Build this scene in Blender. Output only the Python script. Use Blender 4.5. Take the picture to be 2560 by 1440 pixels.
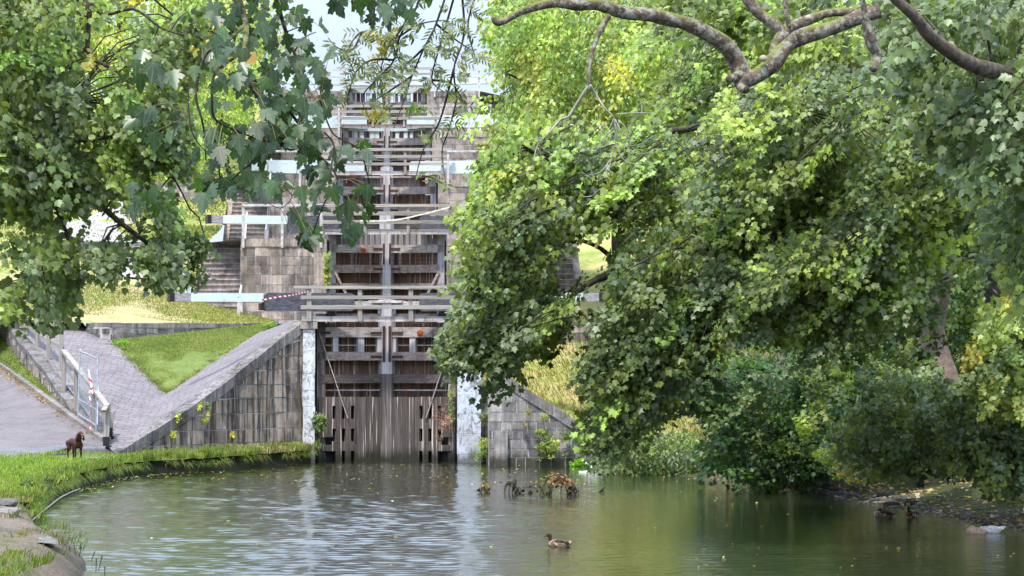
import bpy, bmesh, math, random
import numpy as np
from mathutils import Vector, Matrix, noise as mnoise
R = math.radians
random.seed(7)
for o in list(bpy.data.objects): bpy.data.objects.remove(o, do_unlink=True)
SC = bpy.context.scene
COL = SC.collection
# ------------------------------------------------ camera, sky, sun, exposure
F, PX, PY, H = 7500.0, 967.0, 875.0, 3.5      # focal length and principal point in photo pixels, eye height
cam_d = bpy.data.cameras.new('camera'); cam = bpy.data.objects.new('camera', cam_d); COL.objects.link(cam)
cam.location = (0, 0, H); cam.rotation_euler = (R(90), 0, 0)
cam_d.sensor_width = 36; cam_d.lens = F/2560*36
cam_d.shift_x = (1280-PX)/2560; cam_d.shift_y = (PY-720)/2560
cam_d.clip_start = 0.5; cam_d.clip_end = 3000
SC.camera = cam
W = bpy.data.worlds.new('World'); SC.world = W; W.use_nodes = True
wn = W.node_tree.nodes; wl = W.node_tree.links
bg = wn['Background']; bg.inputs[1].default_value = 0.15
sky = wn.new('ShaderNodeTexSky'); sky.sky_type = 'NISHITA'; sky.sun_disc = False
SUN_EL, SUN_AZ = 63, 205       # azimuth clockwise from +Y: behind the camera, to its left
sky.sun_elevation = R(SUN_EL); sky.sun_rotation = R(SUN_AZ)
tc = wn.new('ShaderNodeTexCoord'); mp = wn.new('ShaderNodeMapping'); mp.inputs['Scale'].default_value = (7, 7, 16)
nz = wn.new('ShaderNodeTexNoise'); nz.inputs['Scale'].default_value = 1.6; nz.inputs['Detail'].default_value = 6
rp = wn.new('ShaderNodeValToRGB'); rp.color_ramp.elements[0].position = .3; rp.color_ramp.elements[0].color = (.5,.5,.5,1); rp.color_ramp.elements[1].position = .62
mx = wn.new('ShaderNodeMix'); mx.data_type = 'RGBA'; mx.inputs['B'].default_value = (4.3, 5.1, 6.5, 1)
wl.new(tc.outputs['Generated'], mp.inputs[0]); wl.new(mp.outputs[0], nz.inputs['Vector']); wl.new(nz.outputs[0], rp.inputs[0])
wl.new(rp.outputs[0], mx.inputs['Factor']); wl.new(sky.outputs[0], mx.inputs['A']); sp = wn.new('ShaderNodeSeparateXYZ'); wl.new(tc.outputs['Generated'], sp.inputs[0])      # overcast sky: dimmer towards the horizon
el = wn.new('ShaderNodeMapRange'); el.inputs['From Min'].default_value = 0.10; el.inputs['From Max'].default_value = 0.32; el.inputs['To Min'].default_value = 0.60; el.inputs['To Max'].default_value = 1.45
wl.new(sp.outputs[2], el.inputs[0])
vm = wn.new('ShaderNodeVectorMath'); vm.operation = 'SCALE'; wl.new(mx.outputs['Result'], vm.inputs[0]); wl.new(el.outputs[0], vm.inputs['Scale']); wl.new(vm.outputs[0], bg.inputs[0])
sd = bpy.data.lights.new('sun', 'SUN'); sd.energy = 2.7; sd.angle = R(5); sd.color = (1, .95, .86)
sun = bpy.data.objects.new('sun', sd); COL.objects.link(sun)
_d = Vector((math.sin(R(SUN_AZ))*math.cos(R(SUN_EL)), math.cos(R(SUN_AZ))*math.cos(R(SUN_EL)), math.sin(R(SUN_EL))))
sun.rotation_euler = _d.to_track_quat('Z', 'Y').to_euler(); sun.location = _d*100
SC.view_settings.view_transform = 'Standard'; SC.view_settings.look = 'None'; SC.view_settings.gamma = 1
SC.view_settings.exposure = 1.05
SC.cycles.max_bounces = 6; SC.cycles.transparent_max_bounces = 8

# ------------------------------------------------ helpers
def P(px, py, Y):                      # a photo pixel at a chosen distance -> world point
    return Vector(((px-PX)*Y/F, Y, H+(PY-py)*Y/F))
def Yz(py, z): return F*(H-z)/(py-PY)  # distance at which height z shows at row py
def W0(px, py, z): return P(px, py, Yz(py, z))
ORG = {}
def tag(o, label=None, cat=None, group=None, kind=None):
    if label: o['label'] = label
    if cat: o['category'] = cat
    if group: o['group'] = group
    if kind: o['kind'] = kind
    return o
def thing(name, label, cat, loc=(0,0,0), group=None):
    o = bpy.data.objects.new(name, None); COL.objects.link(o); o.location = loc; ORG[o] = Vector(loc)
    o.empty_display_size = .2
    return tag(o, label, cat, group)
def link(name, me, mat, parent=None):
    o = bpy.data.objects.new(name, me); COL.objects.link(o)
    if mat is not None: me.materials.append(mat)
    org = ORG.get(parent, Vector((0,0,0))) if parent else Vector((0,0,0))
    ORG[o] = org
    if parent: o.parent = parent
    if org.length > 0: me.transform(Matrix.Translation(-org))
    return o
def smooth(o): 
    o.data.polygons.foreach_set('use_smooth', [True]*len(o.data.polygons)); return o
class MB:
    def __init__(s): s.v=[]; s.f=[]; s.c=[]
    def quadbox(s, pts, tint=1.0):     # 8 points: bottom 4 ccw, top 4 ccw
        b=len(s.v); s.v += [tuple(p) for p in pts]
        s.f += [(b+3,b+2,b+1,b),(b+4,b+5,b+6,b+7),(b,b+1,b+5,b+4),(b+1,b+2,b+6,b+5),(b+2,b+3,b+7,b+6),(b+3,b,b+4,b+7)]
        s.c += [tint]*8; return s
    def box(s, x0,x1,y0,y1,z0,z1, tint=1.0):
        return s.quadbox([(x0,y0,z0),(x1,y0,z0),(x1,y1,z0),(x0,y1,z0),(x0,y0,z1),(x1,y0,z1),(x1,y1,z1),(x0,y1,z1)], tint)
    def slab(s, p0, p1, z0, z1, t0, t1, tint=1.0, z0b=None, z1b=None):   # wall-like box from plan point p0 to p1, thickness t0..t1 towards the camera side
        p0=Vector(p0[:2]); p1=Vector(p1[:2]); u=(p1-p0).normalized(); n=Vector((u.y,-u.x))
        if n.y>0: n=-n
        z0b=z0 if z0b is None else z0b; z1b=z1 if z1b is None else z1b
        a=p0+n*t1; b_=p1+n*t1; c=p1+n*t0; d=p0+n*t0
        if (b_-a).cross(c-b_)<0: a,b_,c,d=b_,a,d,c; z0,z0b,z1,z1b=z0b,z0,z1b,z1
        return s.quadbox([(a.x,a.y,z0),(b_.x,b_.y,z0b),(c.x,c.y,z0b),(d.x,d.y,z0),(a.x,a.y,z1),(b_.x,b_.y,z1b),(c.x,c.y,z1b),(d.x,d.y,z1)], tint)
    def beam(s, p, q, w, h, tint=1.0):   # square bar between any two points
        p=Vector(p); q=Vector(q); d=(q-p).normalized()
        up=Vector((0,0,1)) if abs(d.z)<.9 else Vector((0,1,0))
        sx=d.cross(up).normalized()*w/2; sz=sx.cross(d).normalized()*h/2
        return s.quadbox([p-sx-sz,p+sx-sz,q+sx-sz,q-sx-sz,p-sx+sz,p+sx+sz,q+sx+sz,q-sx+sz], tint)
    def tube(s, path, r, n=8, tint=1.0, cap=True):
        path=[Vector(p) for p in path]
        if not isinstance(r,(list,tuple)): r=[r]*len(path)
        b=len(s.v); prev=None
        for i,p in enumerate(path):
            d=(path[min(i+1,len(path)-1)]-path[max(i-1,0)]).normalized()
            if prev is None: a=d.orthogonal().normalized()
            else: a=(prev-d*prev.dot(d)); a=a.normalized() if a.length>1e-6 else d.orthogonal().normalized()
            prev=a; c=d.cross(a)
            for k in range(n):
                t=2*math.pi*k/n
                s.v.append(tuple(p+(a*math.cos(t)+c*math.sin(t))*r[i])); s.c.append(tint)
        for i in range(len(path)-1):
            for k in range(n):
                k2=(k+1)%n
                s.f.append((b+i*n+k,b+i*n+k2,b+(i+1)*n+k2,b+(i+1)*n+k))
        if cap:
            s.f.append(tuple(b+k for k in reversed(range(n)))); e=b+(len(path)-1)*n; s.f.append(tuple(e+k for k in range(n)))
        return s
    def ball(s, c, rx, ry=None, rz=None, nu=12, nv=8, rot=None, tint=1.0):
        ry=rx if ry is None else ry; rz=rx if rz is None else rz
        b=len(s.v); c=Vector(c)
        for j in range(nv+1):
            ph=math.pi*j/nv
            for i in range(nu):
                th=2*math.pi*i/nu
                p=Vector((rx*math.sin(ph)*math.cos(th), ry*math.sin(ph)*math.sin(th), rz*math.cos(ph)))
                if rot: p=rot@p
                s.v.append(tuple(c+p)); s.c.append(tint)
        for j in range(nv):
            for i in range(nu):
                i2=(i+1)%nu; s.f.append((b+j*nu+i,b+(j+1)*nu+i,b+(j+1)*nu+i2,b+j*nu+i2))
        return s
    def build(s, name, mat, parent=None):
        me=bpy.data.meshes.new(name); me.from_pydata(s.v,[],s.f)
        a=me.attributes.new('tint','FLOAT','POINT'); a.data.foreach_set('value',s.c)
        return link(name, me, mat, parent)
def resample(pl, n):
    pl=[Vector(p) for p in pl]; L=[0]
    for a,b in zip(pl,pl[1:]): L.append(L[-1]+(b-a).length)
    out=[]
    for k in range(n):
        t=L[-1]*k/(n-1); i=0
        while i<len(L)-2 and L[i+1]<t: i+=1
        f=(t-L[i])/max(L[i+1]-L[i],1e-9); out.append(pl[i].lerp(pl[i+1],min(max(f,0),1)))
    return out
def catmull(pl, sub=6):
    pl=[Vector(p) for p in pl]; out=[]
    for i in range(len(pl)-1):
        p0=pl[max(i-1,0)];p1=pl[i];p2=pl[i+1];p3=pl[min(i+2,len(pl)-1)]
        for k in range(sub):
            t=k/sub
            out.append(.5*((2*p1)+(p2-p0)*t+(2*p0-5*p1+4*p2-p3)*t*t+(3*p1-p0-3*p2+p3)*t**3))
    out.append(pl[-1]); return out
def loft(name, mat, rows, nu=40, nv=8, bump=0.0, bs=1.5, parent=None, skirt=0):
    # rows: list of polylines, each resampled to nu points; nv steps between rows
    rr=[resample(r,nu) for r in rows]; full=[]
    for a,b in zip(rr,rr[1:]):
        for k in range(nv): full.append([p.lerp(q,k/nv) for p,q in zip(a,b)])
    full.append(rr[-1]); v=[];f=[]
    m=len(full)
    for j,row in enumerate(full):
        for i,p in enumerate(row):
            dz=mnoise.noise(p*bs)*bump if bump and 0<i<nu-1 and 0<j<m-1 else 0
            v.append((p.x,p.y,p.z+dz))
    for j in range(m-1):
        for i in range(nu-1):
            a=j*nu+i; f.append((a,a+1,a+nu+1,a+nu))
    me=bpy.data.meshes.new(name); me.from_pydata(v,[],f)
    # face upwards
    me.update()
    if sum(p.normal.z*p.area for p in me.polygons)<0: me.flip_normals()
    o=link(name,me,mat,parent); smooth(o); return o

# ------------------------------------------------ materials
class MT:
    def __init__(s,name):
        s.m=bpy.data.materials.new(name); s.m.use_nodes=True; s.t=s.m.node_tree; s.n=s.t.nodes; s.l=s.t.links
        s.b=s.n['Principled BSDF']; s.out=s.n['Material Output']
        s.geo=s.n.new('ShaderNodeNewGeometry')
    def node(s,ty,ins=None,**pr):
        n=s.n.new('ShaderNode'+ty)
        for k,v in pr.items(): setattr(n,k,v)
        for k,v in (ins or {}).items(): s.put(n.inputs[k],v)
        return n
    def put(s,sock,v):
        if hasattr(v,'is_output'): s.l.new(v,sock)
        elif isinstance(v,bpy.types.Node): s.l.new(v.outputs[0],sock)
        else:
            if isinstance(v,(tuple,list)) and len(v)==3 and sock.type=='RGBA': v=(*v,1)
            sock.default_value=v
    def noise(s,scale=1,stretch=(1,1,1),detail=5,rough=.6,loc=(0,0,0),dist=0):
        mp=s.node('Mapping',{0:s.geo.outputs['Position'],'Scale':stretch,'Location':loc})
        return s.node('TexNoise',{'Vector':mp,'Scale':scale,'Detail':detail,'Roughness':rough,'Distortion':dist}).outputs[0]
    def ramp(s,fac,stops):
        n=s.node('ValToRGB',{0:fac}); e=n.color_ramp.elements
        while len(e)<len(stops): e.new(.5)
        for el,(p,c) in zip(e,stops):
            el.position=p; el.color=(*c,1) if isinstance(c,(tuple,list)) else (c,c,c,1)
        return n.outputs[0]
    def mix(s,f,a,b,mode='MIX'):
        n=s.node('Mix',data_type='RGBA',blend_type=mode)
        s.put(n.inputs['Factor'],f); s.put(n.inputs['A'],a); s.put(n.inputs['B'],b); return n.outputs['Result']
    def math(s,op,a,b=0): return s.node('Math',{0:a,1:b},operation=op).outputs[0]
    def attr(s,name='tint'): return s.node('Attribute',attribute_name=name)
    def bump(s,h,dist=.02,strength=.6,prev=None):
        n=s.node('Bump',{'Height':h,'Distance':dist,'Strength':strength})
        if prev is not None: s.put(n.inputs['Normal'],prev)
        s.put(s.b.inputs['Normal'],n.outputs[0]); return n.outputs[0]
    def wet(s,col,top=.42,c=(.030,.032,.016),amt=.85):      # algae and wet staining just above the waterline
        z=s.node('SeparateXYZ',{0:s.geo.outputs['Position']}).outputs[2]
        z=s.math('ADD',z,s.math('MULTIPLY',s.math('SUBTRACT',s.noise(1,(3,3,.6),detail=5,loc=(6,6,6)),.5),.8))
        return s.mix(s.math('MULTIPLY',s.ramp(z,[(top*.35,1),(top,0)]),amt),col,c)
    def done(s,col,rough=.8,spec=.3):
        s.put(s.b.inputs['Base Color'],col); s.put(s.b.inputs['Roughness'],rough); s.put(s.b.inputs['Specular IOR Level'],spec)
        return s.m
def stone_mat(name,c0,c1,stain,streak=0.0,yellow=0.0,bdist=.02,pale=None,lich=.0):
    m=MT(name); a=m.attr().outputs['Fac']
    col=m.mix(m.ramp(m.noise(3,detail=8,rough=.7),[(.3,0),(.7,1)]),c0,c1)
    col=m.mix(1.0,col,m.node('Combine'+'Color',{0:a,1:a,2:a}).outputs[0],'MULTIPLY')
    st=m.ramp(m.noise(1.1,(1,1,.6),detail=7,rough=.75,loc=(4,1,7)),[(.46,0),(.62,1)])
    col=m.mix(m.math('MULTIPLY',st,.75),col,stain)
    if streak:
        s1=m.ramp(m.noise(1,(7,7,.35),detail=4,rough=.6,loc=(3,0,2)),[(.47,0),(.58,1)])
        col=m.mix(m.math('MULTIPLY',s1,streak),col,stain)
        s2=m.ramp(m.noise(1,(13,13,.25),detail=3,rough=.5,loc=(8,0,2)),[(.60,0),(.68,1)])
        col=m.mix(m.math('MULTIPLY',s2,streak*.8),col,pale or (.5,.47,.45))
    if yellow:
        s3=m.ramp(m.noise(1,(9,9,.4),detail=3,loc=(1,5,9)),[(.58,0),(.68,1)])
        col=m.mix(m.math('MULTIPLY',s3,yellow),col,(.33,.25,.08))
    if lich:
        s4=m.ramp(m.noise(9,detail=4,loc=(2,9,4)),[(.56,0),(.64,1)])
        col=m.mix(m.math('MULTIPLY',s4,lich),col,(.16,.17,.05))
    if name in('grey patched stone','stained gritstone','dark bank soil'): col=m.wet(col)
    h=m.noise(16,detail=8,rough=.75); m.bump(h,bdist,.8)
    return m.done(col,.88,.25)
M={}
M['stone']=stone_mat('gritstone blocks',(.25,.195,.17),(.47,.39,.34),(.045,.04,.042),.35,.15)
M['wing']=stone_mat('stained gritstone',(.30,.232,.195),(.55,.45,.385),(.034,.027,.030),.85,.55)
M['coping']=stone_mat('dark worn coping',(.13,.115,.12),(.26,.24,.245),(.03,.028,.03),.45,.25,lich=.45)
M['mortar']=stone_mat('pale mortar',(.48,.45,.43),(.62,.59,.56),(.2,.18,.17),.3)
M['rstone']=stone_mat('grey patched stone',(.20,.18,.17),(.41,.375,.355),(.05,.05,.06),.35,.1,pale=(.6,.6,.6))
M['step']=stone_mat('worn step stone',(.25,.21,.20),(.47,.41,.385),(.10,.08,.08),.3,.2)
def limewash(name,blue=0.):
    m=MT(name); cr=m.ramp(m.noise(4,(1,1,.8),detail=9,rough=.8,dist=1.2),[(.40,0),(.50,1)])
    col=m.mix(cr,(.20,.185,.19),(.66-.06*blue,.67-.02*blue,.70+.04*blue))
    g=m.ramp(m.noise(1.0,(2,2,.5),detail=6),[(.5,0),(.72,1)])
    col=m.mix(m.math('MULTIPLY',g,.55),col,(.25,.22,.19))
    col=m.wet(col,.5,(.05,.05,.03),.8)
    m.bump(m.noise(9,detail=8,rough=.8,dist=1),.03,.8); return m.done(col,.8,.2)
M['white_stone']=limewash('flaking whitewash on stone'); M['white_stone2']=limewash('cold flaking whitewash',1)
def wood(name,c0,c1,axis='x',dark=(.02,.017,.015),amt=.5,rough=.8,extra=None,white=0):
    m=MT(name); st={'x':(.6,12,12),'z':(12,12,.5)}[axis]; a=m.attr().outputs['Fac']
    col=m.mix(m.ramp(m.noise(1.6,st,detail=7,rough=.7),[(.32,0),(.68,1)]),c0,c1)
    col=m.mix(1.0,col,m.node('CombineColor',{0:a,1:a,2:a}).outputs[0],'MULTIPLY')
    k=m.ramp(m.noise(1.2,{'x':(.5,9,16),'z':(14,14,.4)}[axis],detail=6,rough=.75,loc=(5,5,5)),[(.52,0),(.66,1)])
    col=m.mix(m.math('MULTIPLY',k,amt),col,dark)
    if extra:
        e=m.ramp(m.noise(1,(5,5,.5),detail=5,loc=(2,3,1)),[(.5,0),(.66,1)]); col=m.mix(m.math('MULTIPLY',e,.7),col,extra)
    if white:
        e=m.ramp(m.noise(1,(17,17,.35),detail=4,loc=(12,3,1)),[(.565,0),(.63,1)]); col=m.mix(m.math('MULTIPLY',e,white),col,(.6,.5,.44))
    if name.startswith(('water worn','dark upright')): col=m.wet(col,.45,(.018,.018,.010),.9)
    m.bump(m.noise(2.5,{'x':(.6,14,20),'z':(16,16,.6)}[axis],detail=7,rough=.7),.015,.8)
    return m.done(col,rough,.3)
M['wood_pale']=wood('weathered pale timber',(.30,.265,.26),(.58,.53,.52),amt=.7,extra=(.22,.13,.09))
M['wood_rail']=wood('grey brown timber rail',(.17,.125,.11),(.42,.345,.315),amt=.75,extra=(.17,.09,.06))
M['wood_dark']=wood('wet dark timber',(.035,.027,.025),(.12,.095,.085),amt=.5,rough=.6)
M['wood_post']=wood('pale upright timber',(.28,.25,.27),(.60,.56,.58),axis='z')
M['wood_postdark']=wood('dark upright timber',(.07,.055,.05),(.20,.165,.155),axis='z',white=.5)
M['plank']=wood('streaked lock planks',(.065,.036,.024),(.23,.145,.10),axis='z',extra=(.28,.12,.045),white=.8,amt=.7)
M['plank_grey']=wood('grey lock boards',(.13,.12,.125),(.36,.33,.34),axis='z',amt=.7)
M['panel']=wood('water worn oak sill boards',(.052,.038,.033),(.140,.110,.098),axis='z',dark=(.015,.012,.013),amt=.85,white=1.0,rough=.55)
M['beam_dark']=wood('tarred beam timber',(.035,.035,.05),(.15,.145,.17),amt=.5,rough=.5)
M['beam_grey']=wood('grey beam end',(.2,.19,.2),(.42,.4,.42))
M['red_paddle']=wood('red paddle board',(.14,.03,.02),(.26,.07,.045),axis='z')
def white_paint():
    m=MT('white painted beam'); c=m.ramp(m.noise(1.5,(.7,6,9),detail=7,rough=.75),[(.30,(.22,.24,.25)),(.42,(.52,.61,.64)),(.75,(.66,.74,.76))])
    m.bump(m.noise(3,(.7,8,12)),.006,.5); return m.done(c,.5,.4)
M['white']=white_paint()
def plain(name,c,rough=.6,metal=0,var=.35,scale=8):
    m=MT(name); col=m.mix(m.ramp(m.noise(scale,detail=6),[(.3,0),(.7,1)]),tuple(x*(1-var) for x in c),tuple(min(1,x*(1+var)) for x in c))
    m.put(m.b.inputs['Metallic'],metal); m.bump(m.noise(scale*4,detail=4),.004,.4); return m.done(col,rough,.4)
M['black']=plain('black paint and slot shade',(.012,.012,.014),.5)  # black paint, also the sheet painting shade behind the gate slots
M['iron']=plain('rusty iron strap',(.07,.04,.035),.75,.2)
M['orange']=plain('orange knot of wood',(.38,.09,.03),.8,0,.5,20)
M['galv']=plain('galvanised steel',(.40,.43,.47),.4,.7)
M['mesh']=plain('steel wire',(.30,.32,.35),.5,.5)
M['rail_wood']=wood('silvered rail timber',(.20,.18,.16),(.40,.365,.33))
M['rail_post']=wood('silvered post timber',(.20,.175,.155),(.39,.35,.315),axis='z')
M['white_rail']=plain('pale weathered rail',(.42,.40,.40),.7)
M['rope']=plain('white rope',(.7,.66,.6),.8)
def tape():
    m=MT('red and white hazard tape'); w=m.node('TexWave',{'Vector':m.geo.outputs['Position'],'Scale':2.6},bands_direction='DIAGONAL')
    c=m.ramp(w.outputs[0],[(.45,(.75,.72,.72)),(.55,(.55,.02,.03))]); return m.done(c,.5,.3)
M['tape']=tape()
# ---- ground
def grass_mat(name,g0,g1,straw,amt,sc=.6,b=.05):
    m=MT(name); col=m.mix(m.ramp(m.noise(2.2,detail=9,rough=.8),[(.35,0),(.65,1)]),g0,g1)
    s=m.ramp(m.noise(sc,detail=8,rough=.75,loc=(9,3,0)),[(.62-amt*.4,0),(.74-amt*.3,1)]); col=m.mix(s,col,straw)
    f=m.noise(26,(1,.45,1),detail=8,rough=.85); col=m.mix(.8,col,m.ramp(f,[(.34,.45),(.5,.95),(.66,1.6)]),'MULTIPLY')
    m.bump(m.noise(22,(1,.5,1),detail=8,rough=.8),b,1.0); return m.done(col,.9,.15)
M['lawn']=grass_mat('bright mown grass',(.11,.155,.035),(.20,.25,.07),(.34,.33,.14),.12)
M['lawn_dry']=grass_mat('sun bleached grass',(.20,.25,.07),(.34,.35,.13),(.46,.36,.20),.62)
M['bank_grass']=grass_mat('rough bank grass',(.07,.13,.02),(.15,.22,.04),(.25,.20,.10),.25)
M['bank_straw']=grass_mat('straw coloured slope',(.22,.26,.06),(.38,.36,.12),(.46,.34,.18),.5)
def setts():
    m=MT('worn stone setts')
    wob=m.node('VectorMath',{0:m.geo.outputs['Position'],1:m.node('VectorMath',{0:m.node('TexNoise',{'Vector':m.geo.outputs['Position'],'Scale':1.6,'Detail':3.0}).outputs[1],1:(.35,.22,0)},operation='MULTIPLY').outputs[0]},operation='ADD').outputs[0]
    br=m.node('TexBrick',{'Vector':m.node('Mapping',{0:wob,'Scale':(1,1,0),'Rotation':(0,0,.03)}),'Scale':1.0,'Brick Width':.42,'Row Height':.17,'Mortar Size':.02,'Mortar Smooth':1.0,'Color1':(.215,.185,.195,1),'Color2':(.15,.13,.138,1),'Mortar':(.085,.075,.075,1)})
    col=m.mix(.6,br.outputs[0],m.ramp(m.noise(3,(1,1,1),detail=8,rough=.75),[(.3,.6),(.7,1.35)]),'MULTIPLY')
    n2=m.ramp(m.noise(.5,detail=5),[(.4,0),(.7,1)]); col=m.mix(m.math('MULTIPLY',n2,.3),col,(.25,.225,.235))
    b=m.bump(br.outputs[1],-.03,.7); m.bump(m.noise(12,detail=7,rough=.7),.02,.6,b); return m.done(col,.8,.3)
M['setts']=setts()
M['dirt']=grass_mat('trodden brown path',(.17,.135,.105),(.27,.22,.18),(.12,.15,.04),.25,.9)
def tarmac(name,c,spk=.5):
    m=MT(name); col=m.mix(m.ramp(m.noise(.9,detail=8,rough=.75),[(.3,0),(.7,1)]),tuple(x*.75 for x in c),tuple(x*1.15 for x in c))
    f=m.noise(30,(1,.6,1),detail=6,rough=.9); col=m.mix(spk,col,m.ramp(f,[(.36,.5),(.5,1),(.66,1.5)]),'MULTIPLY')
    cr=m.ramp(m.noise(.6,(.5,2.2,1),detail=9,rough=.7,dist=1.5),[(.485,1),(.497,.35),(.503,.35),(.515,1)]); col=m.mix(.7,col,cr,'MULTIPLY')
    m.bump(m.noise(28,detail=5),.02,.6); return m.done(col,.85,.3)
M['road']=tarmac('worn pink grey tarmac',(.165,.145,.148),.8); M['road_grey']=tarmac('grey tarmac patch',(.16,.16,.175),.9)
M['kerb']=stone_mat('kerb stone',(.17,.15,.14),(.29,.26,.245),(.08,.07,.06),0)
M['slab']=stone_mat('worn grey slab',(.13,.115,.11),(.24,.215,.205),(.06,.05,.045),0)
M['gravel']=tarmac('loose grey gravel',(.22,.21,.19),1.0)
M['setts_pale']=tarmac('pale concrete path',(.36,.33,.34),.6)
def shore():
    m=MT('dark wet shingle'); v=m.node('TexVoronoi',{'Vector':m.geo.outputs['Position'],'Scale':9.0})
    col=m.ramp(v.outputs['Color'],[(.1,(.10,.08,.065)),(.5,(.22,.185,.155)),(.95,(.38,.33,.28))])
    col=m.mix(.7,col,m.ramp(m.noise(1.2,detail=6),[(.35,.5),(.65,1.3)]),'MULTIPLY')
    m.bump(v.outputs['Distance'],-.08,1); return m.done(col,.75,.4)
M['shore']=shore()
M['soil']=stone_mat('dark bank soil',(.035,.028,.02),(.085,.065,.045),(.015,.012,.01),0,bdist=.08)
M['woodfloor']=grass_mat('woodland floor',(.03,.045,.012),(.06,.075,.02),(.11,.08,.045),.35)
M['far_grass']=grass_mat('hillside grass',(.16,.24,.05),(.30,.34,.09),(.46,.37,.16),.45)
def bark(name,c0,c1,moss=.7,lichen=.6,furrow=False):
    m=MT(name); col=m.mix(m.ramp(m.noise(7,(1,1,1),detail=8,rough=.7),[(.35,0),(.65,1)]),c0,c1)
    l=m.ramp(m.noise(11,detail=8,rough=.8,loc=(3,3,3)),[(.50,0),(.55,1)]); col=m.mix(m.math('MULTIPLY',l,lichen),col,(.36,.355,.30))
    sx=m.node('SeparateXYZ',{0:m.geo.outputs['Normal']}).outputs[2]
    mm=m.math('MULTIPLY',m.ramp(sx,[(.35,0),(.75,1)]),m.ramp(m.noise(2.2,detail=7,rough=.7),[(.44,0),(.54,1)]))
    col=m.mix(m.math('MULTIPLY',mm,moss),col,(.17,.19,.03))
    st=(1,1,1) if not furrow else (.25,1,1)
    m.bump(m.noise(22,st,detail=8,rough=.8),.02,1); return m.done(col,.9,.2)
M['bark']=bark('lichened bark',(.035,.026,.019),(.19,.14,.10),.95,.7); M['bark_furrow']=bark('furrowed bark',(.05,.035,.028),(.20,.15,.12),.5,.15,True)
M['bark_dark']=bark('dark brown bark',(.02,.016,.012),(.06,.045,.035),.2,.1)  # one dark brown bark for twigs, limbs and stems
M['bark_trunk']=bark('smooth brown trunk',(.12,.08,.06),(.26,.19,.15),.2,.15)
M['twig_pale']=bark('bare silvery twig',(.26,.235,.19),(.46,.42,.36),0,.4)
M['cut']=plain('sawn limb end',(.34,.27,.21),.8)
# ---- leaves
def leaf_mat(name,trans=.40,rough=.44,spec=.5):
    m=MT(name); c=m.attr('col').outputs['Color']
    tr=m.node('BsdfTranslucent',{'Color':m.mix(1.0,c,(1.7,1.6,.45),'MULTIPLY')})
    m.put(m.b.inputs['Base Color'],c); m.put(m.b.inputs['Roughness'],rough); m.put(m.b.inputs['Specular IOR Level'],spec)
    ms=m.node('MixShader',{0:trans,1:m.b.outputs[0],2:tr.outputs[0]}); m.l.new(ms.outputs[0],m.out.inputs[0]); return m.m
M['leaf']=leaf_mat('leaf')
def vein_mat():
    m=MT('veined sycamore leaf'); c=m.attr('col').outputs['Color']; lc=m.node('SeparateXYZ',{0:m.attr('lc').outputs['Vector']}); x=m.math('ABSOLUTE',lc.outputs[0]); y=lc.outputs[1]
    f=None
    for a in (0,.66,1.35):
        d=m.math('ABSOLUTE',m.math('SUBTRACT',m.math('MULTIPLY',x,math.cos(a)),m.math('MULTIPLY',y,math.sin(a))))
        v=m.ramp(d,[(.008,1),(.022,0)]); f=v if f is None else m.math('MAXIMUM',f,v)
    col=m.mix(m.math('MULTIPLY',f,.35),c,(.20,.27,.13)); col=m.mix(.6,col,m.ramp(m.noise(30,detail=4),[(.3,.6),(.7,1.35)]),'MULTIPLY')
    tr=m.node('BsdfTranslucent',{'Color':m.mix(1.0,col,(1.3,1.5,.5),'MULTIPLY')}); m.put(m.b.inputs['Base Color'],col); m.put(m.b.inputs['Roughness'],.38); m.put(m.b.inputs['Specular IOR Level'],.55)
    ms=m.node('MixShader',{0:.33,1:m.b.outputs[0],2:tr.outputs[0]}); m.l.new(ms.outputs[0],m.out.inputs[0]); return m.m
M['leaf_vein']=vein_mat()
M['leaf_matt']=leaf_mat('matt leaf',.35,.7,.2); M['blade']=leaf_mat('grass blade',.3,.7,.2)
def water_mat():
    m=MT('dark rippled water')
    m.put(m.b.inputs['IOR'],1.33)
    n1=m.noise(1,(5,7,1),detail=4,rough=.6); m.bump(n1,.008,1.0)
    return m.done((.018,.023,.010),.03,.5)
M['water']=water_mat()
M['shingle']=stone_mat('wet shingle stones',(.10,.085,.07),(.28,.25,.21),(.04,.035,.03),0)
M['rock_dark']=stone_mat('dark wet rock',(.03,.027,.024),(.10,.09,.08),(.015,.014,.012),0)
def fur(name,c0,c1):
    m=MT(name); col=m.mix(m.ramp(m.noise(14,detail=5),[(.35,0),(.65,1)]),c0,c1); m.bump(m.noise(60,detail=3),.004,.5); return m.done(col,.6,.3)
M['dog']=fur('chocolate brown fur',(.022,.007,.004),(.075,.022,.010)); M['dog_face']=fur('pinkish muzzle',(.22,.10,.08),(.32,.16,.13))
M['tongue']=plain('pale tongue',(.75,.5,.48),.4)
def feath(name,c0,c1,sc=30):
    m=MT(name); v=m.node('TexVoronoi',{'Vector':m.node('Mapping',{0:m.geo.outputs['Position'],'Scale':(.6,1,1.2)}),'Scale':float(sc)})
    col=m.mix(m.ramp(v.outputs['Distance'],[(.25,0),(.6,1)]),c1,c0); m.bump(v.outputs['Distance'],.004,.5); col=m.mix(1.0,col,(1.25,1.25,1.25),'MULTIPLY'); return m.done(col,.7,.2)
M['duck_brown']=feath('brown speckled feathers',(.16,.10,.06),(.50,.38,.27)); M['duck_dark']=feath('dark feathers',(.03,.02,.016),(.09,.06,.045))
M['duck_pale']=feath('pale grey feathers',(.6,.56,.54),(.85,.82,.8)); M['duck_pink']=feath('fawn head feathers',(.42,.27,.2),(.58,.42,.33))
M['duck_chest']=feath('chestnut feathers',(.07,.025,.014),(.12,.045,.03)); M['duck_head']=plain('dark glossy head',(.02,.035,.025),.35)
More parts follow.
